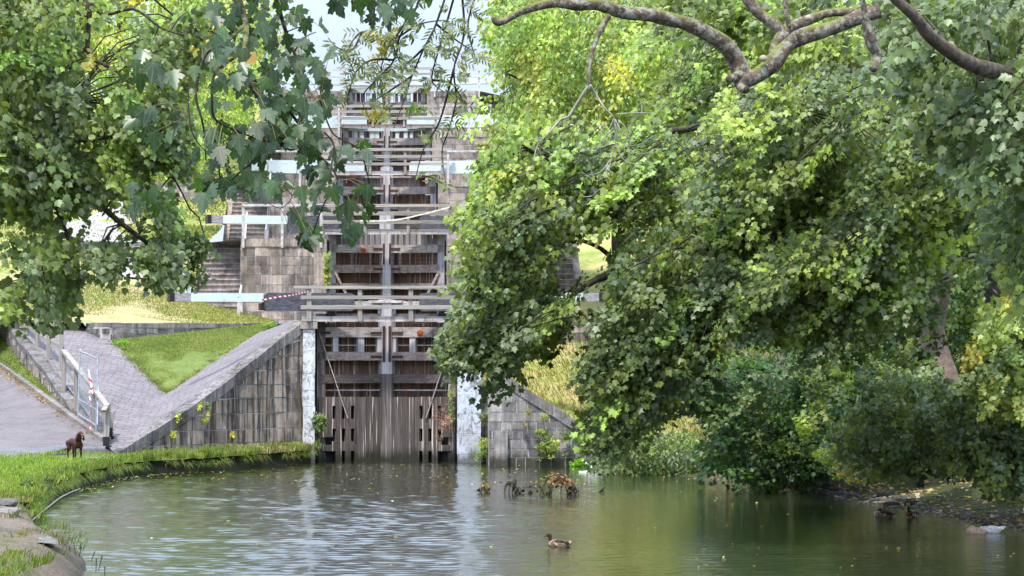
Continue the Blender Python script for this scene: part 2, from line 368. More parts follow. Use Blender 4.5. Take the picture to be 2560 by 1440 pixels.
M['bill']=plain('dull yellow bill',(.30,.24,.06),.4)
M['foam']=plain('white foam',(.85,.88,.9),.6)
M['sheet']=plain('old timber piling',(.20,.18,.08),.8,0,.5,4)
GY=[94.0,113.5,132.5,150.0,169.0]         # distance of each gate
DZ=[P(0,py,y).z for py,y in zip((798,575,433,314,217),GY)]   # height of each footbridge deck
GZ=[DZ[0]-.12]+[z-.38 for z in DZ[1:]]    # height of each lockside
WF=[y-1.6 for y in GY]                    # face of the cross wall below each gate
NTH=['bottom','second','third','fourth','topmost']
# ---- shoreline of the pool (x of the left and right water edge for a distance Y)
LEFTW=[(20,-5.6),(40,-5.2),(46.5,-4.6),(50,-5.0),(56,-6.4),(62,-7.3),(68,-7.75),(75,-7.8),(80,-7.45),(82,-7.3),(84.5,-6.6),(86,-5.4),(89.5,-3.9),(92,-2.8),(93.5,-2.2)]
RIGHTW=[(20,11.6),(40,11.8),(57.7,12.25),(60.3,11.7),(63.5,11.35),(66.5,10.95),(70,10.75),(75,10.3),(79.5,9.15),(82,8.1),(85,7.5),(88.5,7.1),(90.4,6.9)]
def pl(tab,Y):
    return float(np.interp(Y,[t[0] for t in tab],[t[1] for t in tab]))
# ---- water with real ripples
def make_water():
    rng=np.random.default_rng(3)
    xs=np.concatenate([[-30,-20],np.arange(-9.5,14,.075),[20,40]]); ys=np.concatenate([[-40,0,20,30],np.geomspace(38,99,860)])
    X,Y=np.meshgrid(xs,ys); Z=np.zeros_like(X)
    for k in range(46):
        lam=rng.uniform(.2,.78); th=R(90)+rng.normal(0,.75); a=.0020*lam
        kx,ky=math.cos(th)*2*math.pi/lam,math.sin(th)*2*math.pi/lam
        Z+=a*np.sin(kx*X+ky*Y+rng.uniform(0,6.28)+.5*np.sin(X*.7*rng.uniform(.5,1.5)+Y*.2))
    calm=1/(1+np.exp((X-3.2-(Y-60)*.01)/.9)); env=.22+.95*calm+.25*np.sin(X*.6+1)*np.sin(Y*.23)
    edge=np.clip((ys-38)/2,0,1)[:,None]; Z*=np.clip(env,.15,1.4)*edge
    n=len(xs); m=len(ys); v=np.stack([X,Y,Z],-1).reshape(-1,3)
    i=np.arange(m-1)[:,None]*n+np.arange(n-1)[None,:]; f=np.stack([i,i+1,i+n+1,i+n],-1).reshape(-1)
    me=bpy.data.meshes.new('water'); me.vertices.add(len(v)); me.vertices.foreach_set('co',v.ravel())
    me.loops.add(len(f)); me.loops.foreach_set('vertex_index',f); me.polygons.add(len(f)//4); me.polygons.foreach_set('loop_start',np.arange(0,len(f),4)); me.update(calc_edges=True)
    o=link('water',me,M['water']); smooth(o); tag(o,kind='structure')
make_water()
def struct(o): return tag(o,kind='structure')
# ---- far ground
def grid(name,mat,xs,ys,fn):
    v=[(x,y,fn(x,y)) for y in ys for x in xs]; n=len(xs)
    f=[(j*n+i,j*n+i+1,(j+1)*n+i+1,(j+1)*n+i) for j in range(len(ys)-1) for i in range(n-1)]
    me=bpy.data.meshes.new(name); me.from_pydata(v,[],f); o=link(name,me,mat); smooth(o); return struct(o)
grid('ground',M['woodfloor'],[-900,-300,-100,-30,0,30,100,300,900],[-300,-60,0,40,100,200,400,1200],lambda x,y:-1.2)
def HL(x,y):     # hillside left of the staircase
    z=float(np.interp(y,[100,112,118,131,137,149,155,168,174,260,400],[4.3,5.6,7.6,8.9,10.9,12.3,14.3,15.9,17.9,20,22]))
    return z+max(0,-x-9)*.05+.12*mnoise.noise(Vector((x*.5,y*.5,0)))
def sst(a,b,v):
    t=min(1,max(0,(v-a)/(b-a))); return t*t*(3-2*t)
def HR(x,y):     # right bank and the hillside right of the staircase
    zs=float(np.interp(y,[88,91.6,97,101,106,118,131,137,149,155,168,174,260,400],[.1,.4,2.6,4.1,4.35,6.5,9,10.6,12.6,14.3,16,17.9,20,22]))+max(0,x-7)*.13
    d=x-pl(RIGHTW,min(y,90.4)); rise=float(np.interp(y,[20,70,84,94],[.42,.42,.40,.3]))
    b=float(np.interp(d,[-2,0,1.6,3.2,30,60],[-.9,-.05,.17,.7,.7+26.8*rise,.7+26.8*rise+4]))
    w=sst(85,99,y)
    if y>91.5 and x<8.2: w=max(w,sst(8.2,7.0,x) if x>7 else 1)
    k=.16*mnoise.noise(Vector((x*.45,y*.45,3)))+.04*mnoise.noise(Vector((x*3,y*3,3)))
    return b*(1-w)+zs*w+k*min(1,max(0,d)/2 if y<91.5 else 1)
def XR(y):
    if y<91.2: return pl(RIGHTW,min(y,90.4))-1.6
    if y<112: return 3.3 if y<94.5 else 2.9
    return 7.15
grid('hillside',M['far_grass'],[-160,-90,-50,-35,-25]+[-20+i for i in range(13)]+[-7.15],[113,115]+list(range(117,180,3))+[200,240,300,400],HL)
def rgrid(name,mat,ys,ts):
    v=[];n=len(ts)
    for y in ys:
        x0=XR(y)
        for t in ts:
            x=x0+t; v.append((x,y,HR(x,y)))
    f=[(j*n+i,j*n+i+1,(j+1)*n+i+1,(j+1)*n+i) for j in range(len(ys)-1) for i in range(n-1)]
    me=bpy.data.meshes.new(name); me.from_pydata(v,[],f); o=link(name,me,mat); smooth(o); return struct(o)
TS=[i*.35 for i in range(50)]+[18.5,20,23,27,33,42,60,90,150]
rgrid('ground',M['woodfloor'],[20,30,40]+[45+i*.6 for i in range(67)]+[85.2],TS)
rgrid('ground',M['bank_straw'],[85.2,86,87,88,89,90,90.6,91.19],TS)
rgrid('ground',M['bank_straw'],[91.19]+[91.25+i*.5 for i in range(24)],[0,.1]+TS[1:]) if False else None
v=[]
ys=[91.2+i*.5 for i in range(42)]+[112.1]
rgrid('ground',M['bank_straw'],ys,TS)
rgrid('hillside',M['far_grass'],[112,113,116]+list(range(119,180,3))+[200,240,300,400],TS)
grid('ground',M['bank_grass'],[-160,-90,-50,-35,-26,-22,-18],[30,60,70,84,91,98,100,102,103,104],lambda x,y:float(np.interp(y,[60,84,98,103],[.45,.5,2.2,4.9]))+.1*mnoise.noise(Vector((x*.4,y*.4,1))))
cl=catmull([Vector((-8.6,113.6,0)),Vector((-10.2,117,0)),Vector((-12,122,0)),Vector((-12.6,128,0)),Vector((-11,134,0))],6)
struct(loft('path',M['setts_pale'],[[Vector((p.x+w,p.y,HL(p.x+w,p.y)+.09)) for p in cl] for w in (-1.3,-.4,.5,1.3)],nu=40,nv=3))
# ---- left bank and paths
def lw(Y,off=0,z=.42): return Vector((pl(LEFTW,Y)+off,Y,z))
YS=[20,30,40,44,46.5,48,50,53,56,59,62,65,68,71,74,77,80,81,82,83,84.5,86,88,89.5,91,92.3,93.4]
def bank_rows():
    rows=[]
    for off,z in ((0,-.5),(-.02,.0),(-.10,.22),(-.05,.38),(-.3,.45),(-.9,.54)):
        rows.append([Vector((pl(LEFTW,y)+off-.85*sst(64,60,y)+.10*mnoise.noise(Vector((y*1.3,z*3,0))),y,z+(.05*mnoise.noise(Vector((y*2,off,1))) if z>.1 else 0))) for y in YS])
    return rows
br=bank_rows()
struct(loft('ground',M['soil'],br[:4],nu=420,nv=7,bump=.16,bs=2.6))
inner=[Vector((-30,y,.62)) if y<84 else Vector((-8.6+(y-84)*.68,y+.35,.5)) for y in YS]
mid=[Vector((max(pl(LEFTW,y)-2.2,-12),y,.60)) if y<82 else p.lerp(q,.5) for y,p,q in zip(YS,br[5],inner)]
struct(loft('ground',M['bank_grass'],[br[3],br[4],br[5],mid,inner],nu=240,nv=6,bump=.07,bs=1.2))
K=[(262,1100,86.6),(240,1088,87.2),(150,1022,90.0),(60,955,95.5),(0,912,101),(-90,862,110)]
KP=catmull([P(*k) for k in K],8)
front=[P(262,1128,85.6),P(170,1126,84.6),P(110,1140,83),P(60,1162,80),P(0,1195,75),P(-60,1250,68),P(-120,1330,60)]
def up(ps,d): return [p+Vector((0,0,d)) for p in ps]
leftroad=[P(262,1112,86.2),P(200,1100,86),P(100,1120,84.5),P(0,1130,83.5),P(-120,1150,82),P(-240,1180,78),P(-400,1200,74)]
struct(loft('road',M['road'],[up([P(264,1120,86.0),P(200,1112,85.3),P(150,1118,84.7),P(90,1128,83.8),P(0,1150,81.5),P(-140,1150,80)],.02),up([P(262,1106,86.5),P(200,1065,88),P(120,1010,91),P(20,930,98),P(-60,880,106),P(-150,845,116)],.0),
    [P(262,1104,86.55)]+[p-Vector((.12,0,.06)) for p in KP[8:]]],nu=80,nv=14,bump=.03,bs=.8))
RG=[P(262,1124,85.75),P(170,1126,84.7),P(110,1142,83),P(60,1164,80.1),P(0,1197,75.1),P(-60,1252,68),P(-160,1300,64)]
struct(loft('road',M['road_grey'],[[p+Vector((.05,-.12,-.35)) for p in RG],up([P(262,1124,85.75),P(170,1126,84.7),P(110,1142,83),P(60,1164,80.1),P(0,1197,75.1),P(-60,1252,68),P(-160,1300,64)],.045),up([P(264,1120,86.0),P(200,1112,85.3),P(150,1116,84.8),P(90,1124,84),P(0,1122,84),P(-140,1122,83.5),P(-300,1150,80)],.05)],nu=60,nv=6,bump=.015))
k=MB()
for a,b in zip(KP,KP[1:]): 
    a2=a.lerp(b,.01); k.beam(a2-Vector((0,0,.03)),b-Vector((0,0,.03)),.17,.22,random.uniform(.85,1.15))
tag(k.build('kerb',M['kerb']),'pale stone kerb curving beside the tarmac road','kerb')
RWb=catmull([P(240,1098,87.0),P(205,1062,88.6),P(150,1008,91.3),P(95,950,95),P(45,895,99),P(14,850,104),P(0,830,108)],6)   # foot of the railed wall
strip=[RWb,[p.lerp(q,.5)+Vector((0,0,.03)) for p,q in zip(resample(RWb,60),resample(KP[6:],60))],KP[6:]]
struct(loft('ground',M['lawn'],[up(r,0) for r in strip],nu=60,nv=6,bump=.04,bs=2))
struct(loft('pavement',M['road'],[up(resample(RWb,60)[:17],.06),up(resample(KP[6:],60)[:13],.05)],nu=24,nv=4,bump=.01))
DY=(36,40,42,44,46,47,48,49,50,51,52,53,54,55,56,57,58,59,60,61,62,63)
dirt=[[Vector((pl(LEFTW,y)-o+.16*mnoise.noise(Vector((y*1.1,o*2,0))),y,z)) for y in DY] for o,z in ((-.05,-.15),(.12,.10),(.35,.30),(.75,.50),(1.8,.60),(5,.68))]
struct(loft('path',M['dirt'],dirt,nu=120,nv=8,bump=.05,bs=2))
# cobbled ways
Fc=[P(285,1133,86.5),P(400,1065,88.5),P(500,1000,90),P(600,925,91.5),P(700,845,92.8),P(757,803,93.3)]
Bk=[P(262,1105,87.2),P(330,1040,90),P(415,985,94),P(540,900,97),P(640,835,99.5),P(725,803,101)]
struct(loft('path',M['setts'],[[P(262,1128,85.7)+Vector((0,-.1,-.3)),P(285,1140,86.4)],[P(262,1120,85.9),P(285,1133,86.5)]],nu=4,nv=3))
struct(loft('path',M['setts'],[[p+Vector((0,0,.0)) for p in Fc],Bk],nu=60,nv=16,bump=.05,bs=1.2))
Rt=[P(330,1040,90),P(415,985,94),P(345,915,96.5),P(275,850,99),P(222,822,101.0),P(205,803,103.5)]
Lt=[P(262,1105,87.2),P(215,1030,89.5),P(155,950,92.5),P(110,890,96),P(60,835,100),P(15,792,105)]
struct(loft('path',M['setts'],[catmull(Rt,5),catmull(Lt,5)],nu=60,nv=16,bump=.05,bs=1.2))
struct(loft('path',M['setts'],[[P(205,803,103.5),P(15,792,105)],[P(150,790,107),P(-20,770,109)],[P(60,745,113),P(-80,720,116)]],nu=12,nv=6))
struct(loft('ground',M['lawn'],[[P(415,985,94),P(416,984,94.02)],[P(345,915,96.5),P(470,920,96.2),P(540,900,97)],[P(275,850,99),P(400,838,99.8),P(540,822,100.6),P(692,806,101.1)]],nu=30,nv=14,bump=.05,bs=1.5))
# edging stones along the lawn triangle
# flat below/around first lock up to the first cross wall
z1=GZ[0]
struct(loft('path',M['setts'],[[Vector((-2.3,93.4,z1)),Vector((-2.3,102,z1)),Vector((-2.3,112,z1))],[P(725,803,101)+Vector((0,0,-.03)),Vector((-4.2,104,z1+.02)),Vector((-4.2,112,z1+.1))]],nu=20,nv=6))
struct(loft('path',M['setts'],[[Vector((-2.3,93.4,z1-.01)),Vector((-2.3,99.5,z1-.01)),Vector((-2.3,101,z1-.01))],[Vector((-2.7,93.4,z1-.01)),Vector((-2.9,98,z1-.01)),Vector((-3.3,101,z1-.01))]],nu=20,nv=6))
struct(loft('ground',M['lawn_dry'],[[Vector((-4.1,101.35,z1+.02)),Vector((-4.15,106,z1+.06)),Vector((-4.2,112,z1+.25))],[Vector((-7.1,100.6,z1+.03)),Vector((-7.1,106,4.75)),Vector((-7.1,113.3,5.3))],
   [Vector((-9,99.9,4.36)),Vector((-9,106,5.0)),Vector((-9,113.5,HL(-9,113.5)+.04))],[Vector((-16,102.5,4.7)),Vector((-16,107,5.3)),Vector((-16,113.5,HL(-16,113.5)+.04))],[Vector((-30,102.5,5.3)),Vector((-30,107,5.9)),Vector((-30,113.5,HL(-30,113.5)+.04))]],nu=30,nv=8,bump=.08,bs=.7))
for i in range(1,5):
    for s in (-1,1):
        y0=WF[i]; y1=WF[i+1] if i<4 else 230
        struct(loft('path',M['setts'],[[Vector((s*2.3,y0+.1,GZ[i]-.01)),Vector((s*2.3,y1,GZ[i]-.01))],[Vector((s*5.3,y0+.1,GZ[i]-.01)),Vector((s*5.3,y1,GZ[i]-.01))],[Vector((s*7.2,y0+4.5,GZ[i]-.02)),Vector((s*7.2,y1,GZ[i]-.02))]],nu=8,nv=3))
# ---- block walls
def courses(zb,zt,h):
    z=zb;out=[]
    while z<zt-.05:
        hh=h*random.uniform(.85,1.15); e=z+hh; e=zt if e>zt-.06 else e; out.append((z,e)); z=e
    return out
def block_wall(name,label,plan,zb,zt,mat,bw=.75,bh=.42,thick=.5,top=None,cat='wall',cope=None,gap=.03,jit=.02,parent=None,mortar='mortar',copemat='coping'):
    # plan: list of plan points left to right as the camera sees them; zb / zt: numbers or functions of arc position 0..1
    fzb=zb if callable(zb) else (lambda t:zb); fzt=zt if callable(zt) else (lambda t:zt)
    pts=resample([Vector((p[0],p[1],0)) for p in plan],60); 
    Ls=[0]
    for a,b in zip(pts,pts[1:]): Ls.append(Ls[-1]+(b-a).length)
    L=Ls[-1]
    def at(s): return Vector((float(np.interp(s,Ls,[p.x for p in pts])),float(np.interp(s,Ls,[p.y for p in pts]))))
    root=parent or thing(name,label,cat,(pts[0].x,pts[0].y,min(fzb(0),fzb(1))))
    lo=min(fzb(i/20) for i in range(21)); hi=max(fzt(i/20) for i in range(21))
    b=MB()
    for ci,(za,zc) in enumerate(courses(lo,hi,bh)):
        s=-random.uniform(0,bw*.6)
        while s<L:
            w=bw*random.uniform(.6,1.45); a0=max(s,0)+gap/2; a1=min(s+w,L)-gap/2; s+=w
            if a1-a0<.05: continue
            ta,tb=a0/L,a1/L
            z0,z0b=max(za,fzb(ta)),max(za,fzb(tb)); z1,z1b=min(zc,fzt(ta))-gap,min(zc,fzt(tb))-gap
            if z1-z0<.01 and z1b-z0b<.01: continue
            z1=max(z1,z0+.004); z1b=max(z1b,z0b+.004)
            j=random.uniform(0,jit)
            b.slab(at(a0),at(a1),z0,z1,-.1,.012+j,random.choice((random.uniform(.5,.8),random.uniform(.8,1.35),random.uniform(.85,1.2))),z0b=z0b,z1b=z1b)
    b.build('masonry',mat,root)
    m=MB(); n=24
    for i in range(n):
        t0,t1=i/n,(i+1)/n
        m.slab(at(t0*L),at(t1*L),fzb(t0)-.05,fzt(t0)+.01,-thick,0,1,z0b=fzb(t1)-.05,z1b=fzt(t1)+.01)
    m.build('core',M[mortar],root)
    if cope:
        ch,cw,over=cope; c=MB(); nn=max(3,int(L/.95)); e=[0]+sorted([i/nn+random.uniform(-.012,.012) for i in range(1,nn)])+[1]
        for t0,t1 in zip(e,e[1:]):
            d=random.uniform(-.012,.012)
            c.slab(at(t0*L+.008),at(t1*L-.008),fzt(t0),fzt(t0)+ch+d,-cw,over+random.uniform(0,.02),random.uniform(.8,1.2),z0b=fzt(t1),z1b=fzt(t1)+ch+d)
        c.build('coping',M[copemat],root)
    return root
def polyz(ps): # arc-position -> z for a 3d polyline
    ps=resample(ps,60); L=[0]
    for a,b in zip(ps,ps[1:]): L.append(L[-1]+(b.xy-a.xy).length)
    return lambda t:float(np.interp(t*L[-1],L,[p.z for p in ps]))
# left wing wall
wt=polyz(Fc)
block_wall('wing_wall','tall sloping stone wall with dark coping left of the bottom gate',[(p.x,p.y) for p in Fc],lambda t:.25,lambda t:wt(t)-.34,M['wing'],bw=.62,bh=.44,cope=(.34,.42,.06))
# right wing wall
Rf=[P(1222,903,91.0),P(1300,960,91.0),P(1400,1022,91.0),P(1460,1062,91.0)]
rt=polyz(Rf)
rw=block_wall('wing_wall','low sloping stone wall right of the bottom gate, plants in its joints',[(p.x,p.y) for p in Rf],-.3,lambda t:rt(t)-.36,M['rstone'],bw=.42,bh=.29,cope=(.34,.75,.05),copemat='rstone')
block_wall('end_block','square stone block at the foot of the right sloping wall',[(P(1462,0,90.9).x,90.9),(P(1560,0,91.2).x,91.2)],-.3,1.12,M['rstone'],bw=.7,bh=.5,cope=(.14,.6,.04),copemat='rstone',cat='wall')
b=MB(); b.box(P(1235,0,91).x,P(1268,0,91).x,90.72,90.98,-.3,1.05,1.1); b.build('buttress',M['rstone'],rw)
# quoins of the bottom gate
def quoin(name,label,x0,x1,y0,y1,z0,z1,mat,cap,capmat):
    r=thing(name,label,'pillar',((x0+x1)/2,(y0+y1)/2,z0)); b=MB(); z=z0
    while z<z1-.02:
        h=min(random.uniform(.5,.75),z1-z); j=random.uniform(-.01,.01); b.box(x0+j,x1+j,y0+random.uniform(-.012,.012),y1,z,z+h-.008,random.uniform(.93,1.05)); z+=h
    b.build('shaft',mat,r)
    c=MB(); c.box(x0-.08,x1+.08,y0-.06,y1,z1,z1+cap,1); c.build('cap',M[capmat],r); return r
quoin('stone_pillar','slim whitewashed stone pillar left of the bottom gate',P(757,0,93.2).x,P(787,0,93.2).x,93.15,94.4,-.3,P(0,822,93.2).z,M['white_stone'],.24,'stone')
quoin('stone_pillar','broad bluish whitewashed stone pillar right of the bottom gate',P(1143,0,93.2).x,P(1202,0,93.2).x,93.15,94.4,-.3,P(0,830,93.2).z,M['white_stone2'],.3,'stone')
block_wall('recess_wall','narrow ivy hung wall behind the broad white pillar',[(P(1200,0,93.6).x,93.6),(P(1232,0,93.6).x,93.6)],-.3,4.2,M['rstone'],bw=.35,bh=.3)
b=MB(); b.box(P(1200,0,92).x,P(1226,0,92).x,93.0,93.55,-.3,3.6,.6)
# chamber side walls
for i in range(5):
    y0=GY[i]+.2; y1=WF[i+1] if i<4 else GY[4]+24; zt=GZ[i]; zb=(GZ[i-1] if i else 0)-1.2
    for s,sn in ((-1,'left'),(1,'right')):
        r=thing('chamber_wall','%s side wall of the chamber above the %s gate'%(sn,NTH[i]),'wall',(s*2.6,y0,zb))
        b=MB()
        for (za,zc) in courses(zb,zt-.3,.5):
            y=y0
            while y<y1:
                w=random.uniform(.7,1.6); e=min(y+w,y1); b.box(min(s*2.27,s*2.9),max(s*2.27,s*2.9),y+.01,e-.01,za,zc-.014,random.uniform(.7,1.2)); y=e
        b.build('masonry',M['stone'],r); m=MB(); m.box(min(s*2.29,s*2.95),max(s*2.29,s*2.95),y0,y1,zb,zt-.31); m.build('core',M['mortar'],r)
        c=MB(); c.box(min(s*2.25,s*2.95),max(s*2.25,s*2.95),y0,y1,zt-.3,zt+.01); c.build('coping',M['coping'],r)
# cross walls beside gates 2..5, quoins and stairs
for i in range(1,5):
    y=WF[i]; zb=GZ[i-1]-.05; zt=GZ[i]-.3; dx=.0 if i==1 else .25
    for s,sn in ((-1,'left'),(1,'right')):
        pts=[(-5.45+dx,y),(-2.72,y)] if s<0 else [(2.72,y),(5.45-dx if i>1 else 5.45,y)]
        block_wall('cross_wall','stone retaining wall %s of the %s gate'%(sn,NTH[i]),pts,zb,zt,M['stone'],bw=.56,bh=.34,thick=1.2,cope=(.3,1.0,.05),copemat='stone')
        q0,q1=(-2.72,-2.24) if s<0 else (2.24,2.72)
        r=thing('stone_quoin','tall dressed stone corner %s of the %s gate'%(sn,NTH[i]),'pillar',((q0+q1)/2,y,zb)); b=MB(); z=zb-1.5
        while z<GZ[i]-.02:
            h=min(random.uniform(.55,.95),GZ[i]-z); b.box(q0,q1,y-.03+random.uniform(-.01,.01),y+1.9,z,z+h-.01,random.uniform(.8,1.25)); z+=h
        b.build('shaft',M['stone'],r)
        # stairs
        n=16; rise=(GZ[i]-GZ[i-1])/n; tr=4.6/n
        x0,x1=((-7.15+dx,-5.47+dx) if s<0 else (5.47-dx,7.15-dx))
        r=thing('stone_stairs','worn stone steps climbing %s of the %s gate'%(sn,NTH[i]),'stairs',((x0+x1)/2,y,zb)); b=MB()
        for kk in range(n):
            za=GZ[i-1]+kk*rise; ya=y-.05+kk*tr; nb=3; tt=random.uniform(.8,1.15)
            xs=[x0]+sorted(x0+(x1-x0)*random.uniform(.25,.75) for _ in range(random.choice((1,1,2))))+[x1]
            for xa,xb in zip(xs,xs[1:]):
                b.box(xa+.006,xb-.006,ya,y+5.4,za,za+rise-.035,tt*random.uniform(.9,1.1))
                sag=.02*random.uniform(.3,1.3)
                b.quadbox([(xa+.004,ya-.05,za+rise-.05),(xb-.004,ya-.05,za+rise-.05-sag*0),(xb-.004,ya+tr+.02,za+rise-.05),(xa+.004,ya+tr+.02,za+rise-.05),(xa+.004,ya-.05,za+rise),(xb-.004,ya-.05,za+rise-sag),(xb-.004,ya+tr+.02,za+rise),(xa+.004,ya+tr+.02,za+rise)],1.35*tt)
        b.build('steps',M['step'],r)
        c=MB(); xe=x0-.28 if s<0 else x1+.02
        c.quadbox([(xe,y+.3,zb-1.),(xe+.26,y+.3,zb-1.),(xe+.26,y+5.5,zb-1.),(xe,y+5.5,zb-1.),(xe,y+.3,zb+.6),(xe+.26,y+.3,zb+.6),(xe+.26,y+5.5,GZ[i]+.1),(xe,y+5.5,GZ[i]+.1)]); ye=(WF[i+1]+.5 if i<4 else 200); c.box(xe,xe+.26,y+5.5,ye,zb-1.,GZ[i]+.04); c.build('side_wall',M['stone'],r)
block_wall('retaining_wall','short stone wall across the slope left of the steps',[(-12.5,116.6),(-10,116.2),(-7.5,116)],6.2,7.55,M['stone'],bw=.5,bh=.25,cope=(.15,.5,.03))
block_wall('retaining_wall','far stone wall across the upper slope left of the steps',[(-14,135.6),(-10,135.2),(-7.2,135)],9.2,10.9,M['stone'],bw=.5,bh=.25,cope=(.15,.5,.03))
block_wall('retaining_wall','low stone wall on the right bank beside the bottom gate beam',[(P(1210,0,99).x,99.4),(P(1330,0,99).x,99.7),(P(1500,0,100).x,100.2)],3.2,P(0,812,99.8).z,M['stone'],bw=.5,bh=.22,cope=(.12,.45,.03))
# dwarf wall behind the lawn triangle
dwp=[P(222,815,101.6),P(218,830,100.4),P(235,840,99.6),P(275,850,99.1),P(400,838,99.9),P(540,822,100.7),P(690,806,101.2)]
dwf=catmull([(p.x,p.y,p.z) for p in dwp],5)
dz=polyz(dwf)
block_wall('dwarf_wall','long low dark stone wall behind the green lawn triangle',[(p.x,p.y) for p in dwf],lambda t:dz(t)-.2,4.24,M['coping'],bw=.4,bh=.2,cope=(.16,.45,.03),jit=.03)
# railed wall on the left
rwz=polyz(RWb); Lr=resample(catmull(Lt,5),60)
def railtop(t): 
    p=resample(RWb,60)[min(59,int(t*59))]; 
    return float(np.interp(p.y,[q.y for q in Lr],[q.z for q in Lr]))+.04
block_wall('railed_wall','curving stone wall below the wooden railing',[(p.x,p.y) for p in RWb],lambda t:rwz(t)-.15,lambda t:max(railtop(t)-.14,rwz(t)-.1),M['wing'],bw=.38,bh=.2,thick=.42,cope=(.14,.45,.03),jit=.03)
def leaf(i,s):
    sn='left' if s<0 else 'right'; y=GY[i]; zt=DZ[i]
    Hh=Vector((s*2.26,y)); Mi=Vector((0,y+.62)); u=(Mi-Hh).normalized(); L=(Mi-Hh).length
    r=thing('lock_gate','%s leaf of the %s timber lock gate with its balance beam'%(sn,NTH[i]),'gate',(s*2.26,y,zt-5),'paired timber lock gates')
    q=lambda a:Hh+u*a
    zb=-.35 if i==0 else zt-5.2
    def slab(mb,a0,a1,z0,z1,t0,t1,tint=1): return mb.slab(q(a0),q(a1),z0,z1,t0,t1,tint)
    # planking skin
    b=MB(); a=.1; top=zt-.1 if i==0 else zt-(.95 if i!=1 else .62)
    while a<L-.15:
        w=random.uniform(.15,.22); z1=top-random.uniform(0,.02); j=random.uniform(0,.012)
        slab(b,a,min(a+w-.008,L-.1),zb,z1,-.22,-.16+j,random.uniform(.6,1.3)); a+=w
    b.build('planking',M['plank'],r)
    # posts
    b=MB(); slab(b,0,.26,zb,zt-.06,-.1,.34,.9); b.build('heel_post',M['wood_postdark' if i==0 else 'wood_post'],r)
    b=MB(); slab(b,L-.26,L-.006,P(0,935,y).z if i==0 else zb,zt+(.62 if i<2 else .3),-.1,.40,1.1); b.build('mitre_post',M['wood_post'],r)
    if i==0:
        b=MB(); slab(b,L-.28,L-.004,zb,P(0,935,y).z-.003,-.1,.44,1.); b.build('mitre_post',M['wood_postdark'],r)
    Z=lambda py:P(0,py,y).z
    def rail(z1,z0,mat,t=.34,a0=.02,a1=None,tint=1):
        b=MB(); e=(L-.262) if a1 is None else a1; n=4
        for k in range(n):
            c0=a0+(e-a0)*k/n; c1=a0+(e-a0)*(k+1)/n
            slab(b,c0,c1,z0,z1,0.02,t,tint)
        return b.build('rail',M[mat],r)
    if i==0:
        rail(Z(818),Z(843),'wood_pale'); rail(Z(880),Z(901),'wood_rail',tint=1.25); rail(Z(936),Z(958),'wood_dark',.36,tint=1.2)
        rail(Z(792)+.1,Z(792)-.04,'wood_pale',.1)
        for f0,f1,t in ((.02,.05,.8),(.24,.32,1.1),(.63,.72,1.15),(.93,.99,1)):
            b=MB(); slab(b,f0*(L-.26)+.02,f1*(L-.26)+.02,Z(880)+.003,Z(843)-.003,.05,.31,t); b.build('stile',M['wood_post'],r)
        b=MB(); slab(b,.03,L-.27,Z(864),Z(862),.10,.13,1.6); b.build('rod',M['wood_pale'],r); b=MB(); slab(b,.03,L-.27,Z(977),Z(974),.12,.16,1.2); b.build('rod',M['wood_pale'],r)
        # lower slotted panel
        b=MB(); zt2=Z(992); cols=[.52,.83,1.12]; sl=[(Z(1047),Z(1014)),(Z(1103),Z(1071)),(-.4,Z(1127))]
        edges=[.02,.12]; 
        for c in cols: edges+= [c-.055,c+.055]
        edges+= [1.32,1.55,1.78,2.0,L-.285]
        edges=sorted(set(edges))
        for e0,e1 in zip(edges,edges[1:]):
            slot=any(abs((e0+e1)/2-c)<.02 for c in cols); tt=random.uniform(.8,1.15)
            if not slot:
                lo=zb
                if e1<=.47+.01 and e0>=.1:   # open bays beside the heel
                    slab(b,e0,e1,Z(1092),zt2,.10,.42,tt); slab(b,e0,e1,Z(1127),Z(1112),.10,.42,tt)
                else: slab(b,e0+.002,e1-.002,zb,zt2-random.uniform(0,.015),.10,.42+random.uniform(0,.012),tt)
            else:
                z=zt2
                for (s0,s1) in sl:
                    slab(b,e0,e1,s1,z,.10,.415,tt); z=s0
        b.build('slotted_panel',M['panel'],r)
        b=MB(); slab(b,.03,L-.3,zb,zt2-.05,.02,.03,1); b.build('slot_shade',M['black'],r)  # black sheet behind the slots, paints in the shade inside them
        p0=q(.05); p1=q(.95); n=Vector((-u.y,u.x)); n=n if n.y<0 else -n
        b=MB(); b.beam((p0.x+n.x*.4,p0.y+n.y*.4,Z(832)),(p1.x+n.x*.46,p1.y+n.y*.46,Z(1045)),.03,.09,1.4); b.build('brace',M['wood_rail'],r)
        if s>0:
            c=q(L-1.2); b=MB(); b.ball((c.x+n.x*.34,c.y+n.y*.34,Z(832)),.13,.03,.11); b.build('knot',M['orange'],r)
        for a_,zz in ((L-.62,Z(832)),(L-.62,Z(892)),(.06,Z(832))):
            b=MB(); slab(b,a_,a_+.36,zz-.035,zz+.035,.34,.37); b.build('strap',M['iron'],r)
        b=MB(); slab(b,L-.25,L-.17,Z(905),Z(815),.41,.43); b.build('strap',M['iron'],r)
    else:
        if i==1:
            bs=[(.95,.62,.0)]; rails=[(-.56,-.86,'wood_pale'),(-1.32,-1.62,'wood_rail'),(-2.02,-2.25,'wood_rail'),(-2.72,-3.0,'wood_dark'),(-3.5,-3.8,'wood_dark')]
            win=(-.12,-.56)
        elif i==2: rails=[(-.12,-.2,'wood_pale'),(-.60,-.92,'wood_pale'),(-1.5,-1.75,'wood_rail'),(-2.2,-2.45,'wood_dark'),(-2.9,-3.15,'wood_dark')]; win=(-.2,-.6)
        elif i==3: rails=[(-.12,-.27,'white'),(-.62,-.97,'wood_pale'),(-1.5,-1.75,'wood_rail'),(-2.2,-2.45,'wood_dark'),(-2.9,-3.15,'wood_dark')]; win=(-.27,-.62)
